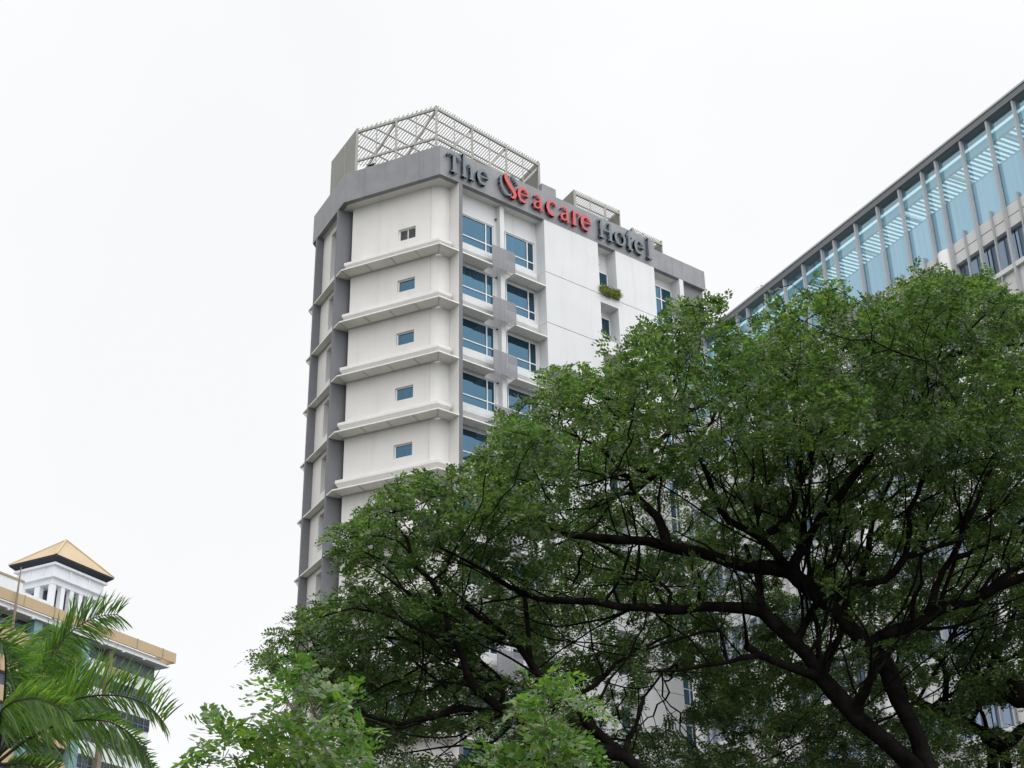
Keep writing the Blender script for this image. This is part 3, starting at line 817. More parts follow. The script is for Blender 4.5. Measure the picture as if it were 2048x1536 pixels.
# storeys below
HS = 3.42
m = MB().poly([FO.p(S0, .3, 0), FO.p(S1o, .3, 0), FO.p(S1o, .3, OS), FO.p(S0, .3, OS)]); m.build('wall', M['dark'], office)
for k in range(9):
    zt = OS - k * HS; half = zt - .49
    for c0, c1, d0 in ((half + .02, zt, .0), (zt - .98, half - .02, .0), (zt - HS + .0, zt - 2.6 - .2, .004), (zt - 2.8, zt - 2.6, -.16)):
        MB().box(FO, S0, S1o, d0, .28, c0, c1 - .002).build('spandrel' if d0 >= 0 else 'sill', M['panel'], office)
mids = [(a + b) / 2 for a, b in zip(fl, fl[1:]) if b - a > 1.2]
for c in mids: MB().box(FO, c - .026, c + .026, -.13, -.005, 0, OS + .25).build('mullion', M['alu'], office)
rest = MB(); nwin = 0
for k in range(9):
    zt = OS - k * HS
    for a, b in zip(fl, fl[1:]):
        if b - a < .4: continue
        q = [FO.p(a + .03, .2, zt - 2.6), FO.p(b - .03, .2, zt - 2.6), FO.p(b - .03, .2, zt - .98), FO.p(a + .03, .2, zt - .98)]
        if a > -3 and nwin < 100: MB().poly(q).build('window', M['officeglass'], office); nwin += 1
        else: rest.poly(q)
rw = rest.build('window', M['officeglass'], office); rw['kind'] = 'stuff'
# end wall, grooved, and the rest of the block
MB().box(FO, S1o, S1o + .5, -.1, 14, 0, OT - .4).build('wall', M['panel'], office)
for q in np.arange(.4, 13.5, .8): MB().box(FO, S1o + .5, S1o + .56, q, q + .5, .5, OT - .6).build('wall_rib', M['panel'], office)
m = MB(); m.box(FO, S0, S1o, 5.95, 14, 0, OTR - 1.3); m.build('wall', M['panel'], office)
m = MB(); m.box(FO, S0, S1o, .32, 5.58, OS - .4, OS - .2); m.build('terrace_deck', M['pave'], office)

# ================================================================== OCHRE-ROOFED BUILDING (far left)
_r = ray(353.0, 1308.0); _h = hypot(_r[0], _r[1]); DT = 165.0
TP = np.array([_r[0] / _h * DT, _r[1] / _h * DT, 0])
dT = az(28); nT = np.array([-dT[1], dT[0], 0])
FT = Frame(TP + nT * .9, dT, nT)
block = thing('apartment_block', 'distant white block with ochre parapet, teal columns and a pyramid-roofed tower', 'building')
SL = -46.0
MB().box(FT, SL, -1.5, .8, 16, 0, 49.3).build('wall', M['farwhite'], block)
m = MB(); m.box(FT, SL, .0, -.9, -.7, 49.9, 51.0); m.box(FT, -.2, 0, -.7, 10, 49.9, 51.0); m.build('parapet', M['orange'], block)
m = MB()
for s in np.arange(SL + 2.2, -1, 4.15): m.box(FT, s, s + .12, -.96, -.90, 49.86, 51.04)
m.build('parapet_post', M['tan'], block)
m = MB(); m.box(FT, SL, -.6, -.6, 15, 49.28, 49.5); m.box(FT, SL, -1.8, -.35, 15, 49.5, 49.95); m.build('roof_slab', M['farwhite'], block)
m = MB()
for s in np.arange(SL + 1.5, -2, 3.3): m.box(FT, s, s + .3, -.6, -.3, 49.14, 49.275)
m.build('bracket', M['farwhite'], block)
teal = [-13.2, -20.1, -27.0, -34.0]
for s in teal:
    MB().box(FT, s - .55, s + .55, -.25, .8, 0, 49.26).build('column', M['teal'], block)
for s in (-9.1,): MB().box(FT, s - .3, s + .3, .1, .8, 0, 49.26).build('column', M['pole'], block)
for k in range(12):
    zt = 49.15 - k * 2.87; zb = zt - 1.32
    if k == 0:
        MB().box(FT, -8.7, -1.6, .62, .79, zb, zt).build('window', M['curtain'], block)
        MB().box(FT, -12.6, -9.5, .65, .79, zb, zt).build('window', M['farglass'], block)
        MB().box(FT, -8.6, -5.2, .66, .79, zb - .95, zb - .2).build('vent_grille', M['tan'], block)
    else:
        for a, b in ((-8.7, -5.3), (-5.2, -1.6), (-12.6, -9.5)):
            m = MB(); m.box(FT, a, b, .70, .79, zb, zt); w = m.build('window', M['farglass'], block)
            m = MB()
            for q in np.linspace(a, b, 5): m.box(FT, q - .04, q + .04, .64, .70, zb, zt)
            m.box(FT, a, b, .645, .695, zb + .45, zb + .52); m.build('frame', M['fin'], w)
    for a, b in zip(teal, teal[1:] + [SL]):
        a, b = b + .55, a - .55
        MB().box(FT, a, b, .70, .79, zb, zt).build('window', M['farglass'], block)
        MB().box(FT, a, b, .2, .79, zb - 1.5, zb - .02).build('spandrel', M['peach'] if k % 2 else M['orange'], block)
    MB().box(FT, -12.6, -9.5, .45, .79, zb - 1.45, zb - .05).build('spandrel', M['farwhite'], block)
# belvedere tower
TS, TD = -14.95, 4.0          # front eave corner
WT = 9.1
FTT = FT.sub(TS, TD)
ze = 59.0
WD = 7.0
apex = FTT.p(WT / 2, WD / 2, ze + 3.75)
cor = [FTT.p(0, 0, ze), FTT.p(WT, 0, ze), FTT.p(WT, WD, ze), FTT.p(0, WD, ze)]
m = MB()
for i in range(4): m.poly([cor[i], cor[(i + 1) % 4], apex])
rfo = m.build('roof', M['tile'], block)
m = MB()
for i in range(4): m.bar(np.array(cor[i]) + np.array([0, 0, .03]), np.array(apex) + np.array([0, 0, .03]), .22, .12)
m.build('ridge', M['orange'], rfo)
def rect(e, z): return [FTT.p(*q, z) for q in ((e, e), (WT - e, e), (WT - e, WD - e), (e, WD - e), (e, e))]
m = MB(); m.sweep([rect(.05, ze - .03), rect(.05, ze - .16), rect(.75, ze - .75)]); m.build('eave', M['slate'], block)
m = MB(); m.box(FTT, .75, WT - .75, .75, WD - .75, 57.0, 58.1); tw = m.build('wall', M['farwhite'], block)
m = MB(); m.box(FTT, .45, WT - .45, .45, WD - .45, 58.1, 58.35); m.build('cornice', M['farwhite'], block)
m = MB(); m.box(FTT, .5, WT - .5, .5, WD - .5, 56.75, 57.0); m.build('cornice', M['farwhite'], block)
for q in (3.0, 5.9):
    MB().box(FTT, q, q + .25, .66, .75, 57.1, 58.09).build('bracket', M['farwhite'], block)
    MB().box(FTT, .66, .75, q * .7, q * .7 + .25, 57.1, 58.09).build('bracket', M['farwhite'], block)
MB().box(FTT, .85, WT - .85, .85, WD - .85, 56.1, 56.75).build('beam', M['farwhite'], block)
cols = [.9 + i * (WT - 2.35) / 5 for i in range(6)]
for i, q in enumerate(cols):
    MB().box(FTT, q, q + .55, .9, 1.45, 49.6, 56.1).build('column', M['farwhite'], block)
for q, w in ((2.7, .8), (4.9, .55)):
    MB().box(FTT, .9, 1.45, q, q + w, 49.6, 56.1).build('column', M['farwhite'], block)
MB().box(FTT, 2.3, WT - 1.6, 2.3, WD - 1.6, 49.6, 56.1).build('core', M['curtain'], block)
MB().box(FTT, 1.45, WT - .9, 1.1, 1.25, 50.6, 52.0).build('balustrade', M['farwhite'], block)
MB().box(FTT, 1.1, 1.25, 1.45, WD - .9, 50.6, 52.0).build('balustrade', M['farwhite'], block)
MB().box(FT, -46, -21.5, 1.2, 3.6, 49.5, 53.2).build('wall', M['farwhite'], block)
MB().box(FT, -22.5, -17.2, 1.5, 3.2, 49.5, 52.4).build('wall', M['farwhite'], block)
MB().box(FT, -21.6, -20.0, 1.42, 1.49, 51.3, 52.0).build('window', M['farglass'], block)
MB().box(FT, -46, -21.4, 1.1, 3.7, 53.2, 53.4).build('coping', M['tan'], block)
m = MB(); m.tube([FT.p(-24.4, -1.3, 44), FT.p(-24.4, -1.3, 49.5), FT.p(-24.4, -1.3, 53.5)], [.17, .14, .05], 8)
pole = m.build('roof_mast', M['pole'], block)

# ================================================================== TREES
def bank(n): return np.zeros((n, 3))
class Grower:
    """traced limbs + space colonisation towards points of the crown"""
    def __init__(self, step, influence, kill, seed):
        self.P = []; self.par = []; self.fix = []; self.tree = []; self.px = []
        self.step = step; self.inf = influence; self.kill = kill; self.rng = np.random.default_rng(seed)
    def limb(self, tree, pix, w0, w1, dY, Y0=None, scale=None):
        """pix: traced centre line; attaches to the nearest earlier point unless Y0 is given"""
        par = -1
        if Y0 is None:
            arr = np.array(self.px); d = np.hypot(arr[:, 0] - pix[0][0], arr[:, 1] - pix[0][1])
            for t in np.argsort(d)[:1]: par = int(t)
            Y0 = self.P[par][1]; tree = self.tree[par]
            pix = [tuple(self.px[par])] + list(pix[1:])
        seg = [0.0]
        for a, b in zip(pix, pix[1:]): seg.append(seg[-1] + hypot(b[0] - a[0], b[1] - a[1]))
        tot = seg[-1]
        ppm = FPX / (Y0 * 1.12)
        n = max(2, int(tot / ppm / self.step) + 1)
        for i in range(0 if par < 0 else 1, n + 1):
            t = tot * i / n
            j = max(q for q in range(len(seg)) if seg[q] <= t + 1e-6); j = min(j, len(pix) - 2)
            f = (t - seg[j]) / max(seg[j + 1] - seg[j], 1e-6)
            # rounded corners: blend with neighbours
            x = pix[j][0] + (pix[j + 1][0] - pix[j][0]) * f; y = pix[j][1] + (pix[j + 1][1] - pix[j][1]) * f
            Y = Y0 + dY * (t / tot)
            w = .86 * (w0 + (w1 - w0) * (t / tot))
            if i > 0:
                wig = w * .22 * sin(t / (w * 2.0 + 14) + len(self.P) % 7) ; x += wig * .8; y += wig * .6
                w *= 1 + .10 * sin(t / (w * 1.3 + 6) + .7)
            self.P.append(at(x, y, Y)); self.par.append(par); self.tree.append(tree); self.px.append((x, y))
            self.fix.append(w / 2 / (FPX / (Y * 1.12)))
            par = len(self.P) - 1
        return par
    def grow(self, A, iters=120, trop=(0, 0, .08)):
        P = np.array(self.P); A = A.copy(); alive = np.ones(len(A), bool)
        nd = np.full(len(A), 1e9); ni = np.zeros(len(A), int)
        def upd(lo, P):
            for c in range(lo, len(P), 400):
                Q = P[c:c + 400]
                d = np.sqrt(((A[:, None, :] - Q[None]) ** 2).sum(2)); k = d.argmin(1); dm = d[np.arange(len(A)), k]
                b = dm < nd; nd[b] = dm[b]; ni[b] = k[b] + c
        upd(0, P); hits = []
        for it in range(iters):
            act = alive & (nd < self.inf)
            if not act.any():
                self.inf *= 1.5
                if self.inf > 30: break
                continue
            ids = np.unique(ni[act]); newp = []; newpar = []
            D = A - P[ni]; D /= np.linalg.norm(D, axis=1)[:, None] + 1e-9
            acc = np.zeros((len(P), 3)); np.add.at(acc, ni[act], D[act])
            for i in ids:
                v = acc[i]; L_ = np.linalg.norm(v)
                if L_ < 1e-3: continue
                v = v / L_ + np.array(trop) + self.rng.normal(size=3) * .28; v /= np.linalg.norm(v)
                newp.append(P[i] + v * self.step); newpar.append(i)
            if not newp: break
            lo = len(P); P = np.vstack([P, np.array(newp)])
            self.par += newpar; self.fix += [0.0] * len(newp); self.tree += [self.tree[i] for i in newpar]
            upd(lo, P)
            dead = alive & (nd < self.kill); alive &= ~dead
            if alive.sum() < len(A) * .01: break
        self.P = [p for p in P]
        return P
    def finish(self, tip=.004, expn=2.4):
        n = len(self.P); par = np.array(self.par); r = np.zeros(n); hgt = np.zeros(n, int)
        acc = np.zeros(n)
        for i in range(n - 1, -1, -1):
            ri = max(tip, acc[i] ** (1 / expn)) if acc[i] > 0 else tip
            if self.fix[i] > 0: ri = self.fix[i] if acc[i] == 0 else max(self.fix[i], min(ri, self.fix[i] * 1.0))
            r[i] = ri
            if par[i] >= 0:
                # cap what hair twigs add
                acc[par[i]] += ri ** expn; hgt[par[i]] = max(hgt[par[i]], hgt[i] + 1)
        return r, hgt

def skeleton_mesh(P, par, r, tree, which):
    """tubes for every edge of one tree, six- or four-sided"""
    V = []; Q = []; P = np.array(P)
    idx = [i for i in range(len(P)) if tree[i] == which and par[i] >= 0]
    idx = np.array(idx); a = P[par[idx]]; b = P[idx]
    t = b - a; L_ = np.linalg.norm(t, axis=1)[:, None] + 1e-9; t = t / L_
    ref = np.tile(np.array([0.31, .2, .93]), (len(idx), 1))
    x = np.cross(t, ref); x /= np.linalg.norm(x, axis=1)[:, None] + 1e-9; y = np.cross(x, t)
    ra = np.minimum(r[par[idx]], r[idx] * 1.25)[:, None]; rb = r[idx][:, None]
    Vs = []; Qs = []; base = 0
    for n, sel in ((9, r[idx] > .03), (4, r[idx] <= .03)):
        if not sel.any(): continue
        aa, bb, xx, yy, r0, r1, tt = a[sel], b[sel], x[sel], y[sel], ra[sel], rb[sel], t[sel]
        m_ = len(aa); ang = np.arange(n) * 2 * pi / n
        ca = np.cos(ang)[None, :, None]; sa = np.sin(ang)[None, :, None]
        lo = (aa - tt * r0 * .4)[:, None] + r0[:, None] * (ca * xx[:, None] + sa * yy[:, None])
        hi = (bb + tt * r1 * .4)[:, None] + r1[:, None] * (ca * xx[:, None] + sa * yy[:, None])
        Vv = np.concatenate([lo, hi], 1).reshape(-1, 3)
        off = base + np.arange(m_)[:, None] * 2 * n; k = np.arange(n); kk = (k + 1) % n
        q = np.stack([off + k, off + kk, off + n + kk, off + n + k], 2).reshape(-1, 4)
        Vs.append(Vv); Qs.append(q); base += len(Vv)
    return np.vstack(Vs), np.vstack(Qs)

def compound_leaves(O, U, Nn, rach, pairs, lw, ll, rng, droop=.25, fold=.35):
    """pinnate leaves: O origins, U directions, Nn normals -> leaflets as four-point faces"""
    n = len(O); S = np.cross(Nn, U); S /= np.linalg.norm(S, axis=1)[:, None] + 1e-9
    Nn = np.cross(U, S)
    scl = rng.uniform(.7, 1.15, size=(n, 1))
    out = []
    down = np.array([0, 0, -1.0])
    for k in range(pairs + 1):
        f = (k + .6) / (pairs + .6)
        base = O + U * (rach * f) * scl + down * (droop * rach * f * f) * scl
        sides = (1, -1) if k < pairs else (0,)
        env = .7 + .6 * sin(pi * min(1, f * .85 + .1))
        for sd in sides:
            ax = U * (.55 if sd else 1.0) + S * (.85 * sd) + Nn * (fold * .3) + rng.normal(size=(n, 3)) * .16 + down * .12
            ax /= np.linalg.norm(ax, axis=1)[:, None]
            nn = Nn + rng.normal(size=(n, 3)) * .25 - S * (fold * sd)
            wv_ = np.cross(ax, nn); wv_ /= np.linalg.norm(wv_, axis=1)[:, None] + 1e-9
            l = ll * env * scl; w = lw * env * scl
            p0 = base; p1 = base + ax * l * .55 + wv_ * w; p2 = base + ax * l; p3 = base + ax * l * .5 - wv_ * w
            out.append(np.stack([p0, p1, p2, p3], 1))
    V = np.concatenate(out, 0).reshape(-1, 3); Q = np.arange(len(V)).reshape(-1, 4)
    return V, Q

def proj_px(P):
    d = P - EYE; z = d @ FWD
    return CX + FPX * (d @ RIGHT) / z, CY - FPX * (d @ UP) / z
def inside(poly, x, y):
    poly = np.array(poly, float); c = np.zeros(len(x), bool); j = len(poly) - 1
    for i in range(len(poly)):
        xi, yi = poly[i]; xj, yj = poly[j]
        cond = ((yi > y) != (yj > y)) & (x < (xj - xi) * (y - yi) / (yj - yi + 1e-12) + xi)
        c ^= cond; j = i
    return c

G = Grower(.32, 2.6, .42, 11)
# ---- main rain tree
b0 = (1930, 2080)
G.limb(0, [(1935, 2250), (1900, 1800), (1860, 1536), (1822, 1452), (1793, 1379), (1772, 1335), (1746, 1300), (1687, 1241), (1658, 1209), (1611, 1171), (1579, 1142)], 46, 34, -.6, Y0=26)
G.limb(0, [(1579, 1142), (1493, 1131), (1405, 1108), (1317, 1087), (1244, 1079), (1153, 1073), (1109, 1058), (1074, 1041), (1036, 1029), (992, 1003), (933, 994), (868, 991)], 33, 7, -2.0)
G.limb(0, [(1579, 1142), (1587, 1123), (1610, 1082), (1639, 1041), (1683, 982), (1716, 944), (1748, 900), (1751, 848), (1751, 794)], 22, 12, -1.5)
G.limb(0, [(1579, 1142), (1537, 1090), (1507, 1067), (1449, 1038), (1431, 1002), (1425, 973), (1405, 930)], 20, 11, -2.2)
G.limb(0, [(1525, 1080), (1566, 1046), (1590, 1011), (1596, 967), (1622, 923), (1625, 900), (1647, 834), (1615, 794), (1594, 765), (1553, 733), (1508, 709)], 18, 8, -1.0)
G.limb(0, [(1553, 733), (1553, 693), (1564, 650), (1572, 610)], 8, 4, .4)
G.limb(0, [(1741, 896), (1735, 867), (1709, 851), (1660, 837), (1636, 830)], 12, 7, 1.2)
G.limb(0, [(1749, 896), (1776, 861), (1805, 837), (1840, 790), (1864, 741), (1896, 714), (1960, 690), (2048, 690), (2120, 670)], 14, 7, -1.6)
G.limb(0, [(1751, 794), (1751, 706), (1727, 671), (1714, 644), (1701, 623)], 11, 5, .8)
G.limb(0, [(1751, 706), (1784, 671), (1821, 653), (1843, 626), (1875, 607), (1900, 570)], 9, 4, -.8)
G.limb(0, [(1320, 1087), (1320, 1040), (1290, 1010), (1266, 985), (1266, 965), (1287, 942), (1301, 916), (1293, 871), (1293, 834), (1251, 818), (1224, 803), (1185, 779), (1153, 763), (1127, 753)], 22, 7, 1.0)
G.limb(0, [(1293, 834), (1298, 797), (1314, 768), (1298, 729), (1295, 705), (1300, 680)], 11, 5, .8)
G.limb(0, [(1314, 768), (1351, 745), (1367, 731), (1400, 690)], 9, 4, 1.0)
G.limb(0, [(1301, 916), (1330, 874), (1361, 840), (1390, 818), (1435, 797), (1470, 780)], 14, 6, 1.3)
G.limb(0, [(1361, 840), (1367, 797), (1369, 771), (1385, 740)], 9, 5, .5)
G.limb(0, [(1266, 965), (1248, 956), (1235, 929), (1211, 903), (1170, 880), (1110, 855)], 12, 5, -1.0)
G.limb(0, [(1266, 985), (1300, 955), (1345, 925), (1390, 876), (1422, 850), (1432, 816), (1450, 790)], 13, 6, 2.2)
G.limb(0, [(1390, 876), (1369, 845), (1362, 830)], 8, 5, .5)
# L1
G.limb(0, [(1880, 1640), (1828, 1536), (1764, 1476), (1711, 1435), (1687, 1405), (1641, 1350), (1597, 1291), (1559, 1256), (1522, 1222)], 46, 28, -.4)
G.limb(0, [(1522, 1222), (1508, 1216), (1464, 1213), (1346, 1219), (1259, 1216), (1200, 1205), (1167, 1202), (1079, 1199), (1015, 1172), (983, 1149), (930, 1120), (880, 1095)], 26, 6, -2.4)
G.limb(0, [(1522, 1222), (1516, 1180), (1520, 1155), (1500, 1120), (1490, 1090)], 18, 9, 1.0)
G.limb(0, [(1705, 1423), (1723, 1397), (1743, 1341), (1764, 1303)], 22, 16, -1.2)
G.limb(0, [(1658, 1360), (1673, 1285), (1682, 1259), (1690, 1215)], 18, 14, 1.0)
G.limb(0, [(1603, 1295), (1629, 1215), (1640, 1190), (1665, 1130)], 17, 10, 1.6)
G.limb(0, [(1641, 1361), (1611, 1344), (1529, 1317), (1492, 1291)], 20, 16, -.8)
G.limb(0, [(1529, 1317), (1507, 1312), (1425, 1329), (1360, 1340), (1290, 1345)], 12, 4, -1.4)
G.limb(0, [(1464, 1300), (1440, 1255), (1350, 1280), (1290, 1300)], 8, 4, -.6)
G.limb(0, [(1346, 1219), (1342, 1185), (1330, 1165), (1270, 1160), (1220, 1150)], 9, 4, .5)
G.limb(0, [(1405, 1215), (1402, 1170), (1395, 1140)], 9, 6, -.3)
G.limb(0, [(1236, 1210), (1225, 1175), (1228, 1150)], 8, 5, .3)
G.limb(0, [(1346, 1219), (1315, 1190), (1308, 1165), (1318, 1140)], 9, 5, .2)
# L3
G.limb(0, [(1734, 1280), (1793, 1262), (1846, 1238), (1881, 1221), (1939, 1200), (1998, 1177), (2048, 1150), (2140, 1110), (2230, 1060)], 29, 12, -1.6)
G.limb(0, [(1851, 1236), (1866, 1183), (1904, 1115), (1916, 1086), (1950, 1010), (1985, 930), (2010, 850), (2030, 780)], 17, 5, -1.5)
G.limb(0, [(1933, 1200), (2048, 1124), (2130, 1060)], 15, 7, .8)
G.limb(0, [(1904, 1115), (1939, 1106), (1975, 1086), (2048, 1040), (2120, 990)], 12, 6, .5)
G.limb(0, [(1664, 1210), (1705, 1171), (1758, 1165), (1793, 1142), (1816, 1109), (1816, 1086), (1820, 1020), (1850, 950), (1900, 880), (1940, 800)], 20, 5, -.6)
G.limb(0, [(1705, 1225), (1714, 1168), (1737, 1115), (1742, 1046), (1757, 1011), (1790, 940)], 18, 8, .4)
G.limb(0, [(1816, 1109), (1904, 1086), (1960, 1050), (2020, 990), (2080, 900)], 14, 5, 1.5)
G.limb(0, [(1646, 1195), (1658, 1121), (1676, 1086), (1710, 1040), (1760, 1010), (1830, 960)], 14, 6, 1.8)
G.limb(0, [(1632, 1185), (1614, 1086), (1580, 1040), (1540, 1000)], 12, 5, 1.6)
G.limb(0, [(1705, 1171), (1690, 1120), (1640, 1090)], 9, 4, 2.5)
# ---- right-hand tree
G.limb(1, [(2030, 2250), (2012, 1800), (2010, 1536), (2010, 1496), (1969, 1467), (1919, 1437), (1866, 1417), (1822, 1399), (1793, 1350), (1775, 1310)], 46, 14, 1.0, Y0=28.8)
G.limb(1, [(1969, 1467), (1985, 1500), (1990, 1560), (2005, 1620)], 20, 26, 0)
G.limb(1, [(1916, 1434), (1975, 1344), (2004, 1297), (2027, 1232), (2030, 1212), (2060, 1130)], 16, 6, 1.0)
G.limb(1, [(1901, 1428), (1890, 1350), (1884, 1320), (1851, 1303), (1781, 1282), (1740, 1270)], 14, 6, 1.5)
G.limb(1, [(1884, 1320), (1916, 1250), (1948, 1224), (1990, 1190), (2020, 1150)], 10, 5, 1.6)
G.limb(1, [(2010, 1496), (2021, 1484), (2048, 1461), (2110, 1420), (2190, 1350)], 26, 10, 1.5)
# ---- left-hand tree
G.limb(2, [(1560, 2250), (1420, 1800), (1276, 1536), (1200, 1470), (1160, 1433), (1138, 1411), (1080, 1353), (1053, 1314), (1033, 1285), (1002, 1259), (961, 1236), (935, 1215)], 40, 12, -.8, Y0=24.5)
G.limb(2, [(1250, 1510), (1170, 1490), (1100, 1440), (1033, 1441), (1010, 1423), (985, 1406), (955, 1380), (936, 1353), (926, 1324), (922, 1295), (908, 1281), (897, 1256)], 30, 14, -1.2)
G.limb(2, [(897, 1256), (890, 1220), (874, 1170), (845, 1149), (822, 1105), (813, 1076), (789, 1047), (789, 1017), (800, 985)], 14, 5, -.8)
G.limb(2, [(871, 1165), (830, 1131), (769, 1123), (720, 1100)], 9, 4, .8)
G.limb(2, [(822, 1105), (790, 1075), (740, 1070), (700, 1075)], 6, 3, -.4)
G.limb(2, [(874, 1170), (893, 1140), (905, 1110)], 7, 4, .5)
G.limb(2, [(1028, 1435), (985, 1423), (926, 1418), (897, 1423), (848, 1439), (799, 1447), (760, 1439), (700, 1420), (640, 1400)], 17, 5, -.6)
G.limb(2, [(897, 1423), (930, 1400), (955, 1385)], 11, 11, 0)
G.limb(2, [(1039, 1441), (1014, 1451), (994, 1478), (965, 1496), (942, 1536), (925, 1570)], 13, 6, -.9)
G.limb(2, [(1051, 1310), (1053, 1236), (1050, 1164), (1045, 1130)], 13, 8, 1.5)
G.limb(2, [(1033, 1385), (1010, 1365), (981, 1340), (936, 1299), (900, 1290)], 10, 6, 1.6)
G.limb(2, [(922, 1300), (870, 1290), (810, 1280), (740, 1270), (680, 1265)], 13, 4, -.5)
G.limb(2, [(908, 1281), (850, 1265), (800, 1240), (760, 1225), (700, 1215), (640, 1235)], 10, 4, -1.0)
G.limb(2, [(740, 1270), (690, 1290), (630, 1300), (560, 1315)], 6, 3, 0)
G.limb(2, [(994, 1478), (920, 1490), (850, 1500), (780, 1510)], 7, 3, .4)
G.limb(2, [(1138, 1411), (1180, 1380), (1240, 1320), (1300, 1290), (1340, 1270)], 12, 5, 1.8)
G.limb(2, [(1240, 1500), (1275, 1440), (1285, 1400), (1320, 1350), (1350, 1330)], 12, 5, 2.0)

def sprout(n, seed, wmax=12, lmax=340, flat=0):
    q = np.random.default_rng(seed)
    for _ in range(n):
        base = [i for i in range(len(G.P)) if G.fix[i] > .022 and 700 < G.px[i][1] < 1500 and 600 < G.px[i][0] < 2150]
        i = int(q.choice(base)); x, y = G.px[i]
        wp = G.fix[i] * 2 * FPX / (G.P[i][1] * 1.12)
        bias = 150 if x < 1250 else (60 if x > 1760 else 150 - (x - 1250) / 510 * 90)
        bias += flat * (25 if bias > 90 else -25)
        ang = bias + q.normal() * (34 - 10 * flat); L_ = q.uniform(110, lmax); bend = q.normal() * 30 + (25 if ang < 90 else -25)
        pts = [(x, y)]; k = 6
        for j in range(k):
            a = radians(ang + bend * (j / k) + q.normal() * 9)
            x += cos(a) * L_ / k; y -= sin(a) * L_ / k
            if not inside(OUT, np.array([x - 25, x + 25]), np.array([y - 45, y + 10])).all(): break
            pts.append((x, y))
        if len(pts) < 3: continue
        w = min(wp * .6, q.uniform(5, wmax))
        G.limb(0, pts, w, 3.0, q.normal() * 1.0 - .5)
OUT = [(515, 1310), (545, 1262), (570, 1235), (600, 1208), (655, 1190), (690, 1150), (650, 1095), (652, 1078), (700, 1052), (718, 1000), (742, 985), (800, 935), (850, 948), (885, 945), (930, 908), (985, 882), (985, 832), (1010, 812),
       (1060, 802), (1065, 745), (1085, 722), (1120, 713), (1170, 735), (1214, 738), (1222, 700), (1238, 662), (1270, 650), (1300, 655), (1332, 618), (1328, 588), (1372, 578), (1400, 600), (1425, 572), (1450, 578), (1468, 610), (1442, 640), (1462, 662), (1505, 668),
       (1502, 600), (1500, 560), (1520, 548), (1545, 565), (1555, 610), (1580, 570), (1610, 560), (1655, 562), (1690, 600), (1740, 592), (1790, 562), (1822, 530), (1868, 518), (1905, 535), (1925, 562), (1990, 540), (2030, 562), (2060, 600), (2140, 640), (2240, 760), (2280, 1000),
       (2280, 1500), (2150, 1560), (1700, 1600), (1100, 1600), (760, 1600), (700, 1536), (655, 1440), (600, 1395), (545, 1360), (520, 1338)]
sprout(75, 3); sprout(70, 4); sprout(110, 5, 8, 420, 1); sprout(60, 6, 7, 260, 1)
GAPS = [(1590, 1150, 36, 50), (1340, 1390, 60, 48), (1010, 1315, 62, 36), (890, 1492, 75, 28), (1490, 1232, 48, 24), (1215, 972, 34, 12), (1430, 838, 20, 26), (1875, 1385, 50, 22), (1988, 1432, 60, 26),
        (1905, 1262, 40, 22), (1735, 1352, 30, 16), (845, 1010, 22, 14), (1418, 700, 14, 30), (1620, 640, 16, 22), (1180, 800, 18, 14), (655, 1150, 26, 14), (1460, 880, 20, 16), (1240, 1360, 24, 30)]
rg = np.random.default_rng(21)
def crown_points(n_pads, per, rad, flat, win=(500, 2280, 510, 1590)):
    pts = []
    while len(pts) < n_pads:
        x = rg.uniform(win[0], win[1]); y = rg.uniform(win[2], win[3])
        if not inside(OUT, np.array([x]), np.array([y]))[0]: continue
        low = min(1, max(0, (y - (830 if x > 1050 else 1080)) / 240.0))   # under the umbrella only the far side is leafy
        if rg.uniform() < low * .10: continue
        if x < 1000: Y = rg.uniform(21.5, 27.5) + low * 2.0
        else: Y = rg.uniform(19.5, 28.5) * (1 - low) + rg.uniform(26.5, 33) * low
        pts.append(at(x, y, Y))
    C = np.array(pts)
    A = np.repeat(C, per, 0); th = rg.uniform(0, 2 * pi, len(A)); rr = rad * np.sqrt(rg.uniform(0, 1, len(A))) * np.repeat(rg.uniform(.6, 1.25, len(C)), per)
    tilt = np.repeat(rg.normal(size=(len(C), 2)) * .22, per, 0)
    A[:, 0] += rr * np.cos(th); A[:, 1] += rr * np.sin(th)
    A[:, 2] += rg.normal(size=len(A)) * flat + tilt[:, 0] * rr * np.cos(th) + tilt[:, 1] * rr * np.sin(th) - .10 * rr ** 2
    x, y = proj_px(A)
    ok = inside(OUT, x, y)
    for cx, cy, rx, ry in GAPS: ok &= ((x - cx) / rx) ** 2 + ((y - cy) / ry) ** 2 > .7
    return A[ok]
A = crown_points(620, 19, 1.05, .10)
A = np.vstack([A, crown_points(70, 17, .9, .10, (1000, 1760, 1290, 1600)), crown_points(45, 17, .8, .10, (505, 740, 1060, 1400))])
P = G.grow(A, 140)
r, hgt = G.finish(.0065, 2.25)
tree_id = np.array(G.tree); par = np.array(G.par)
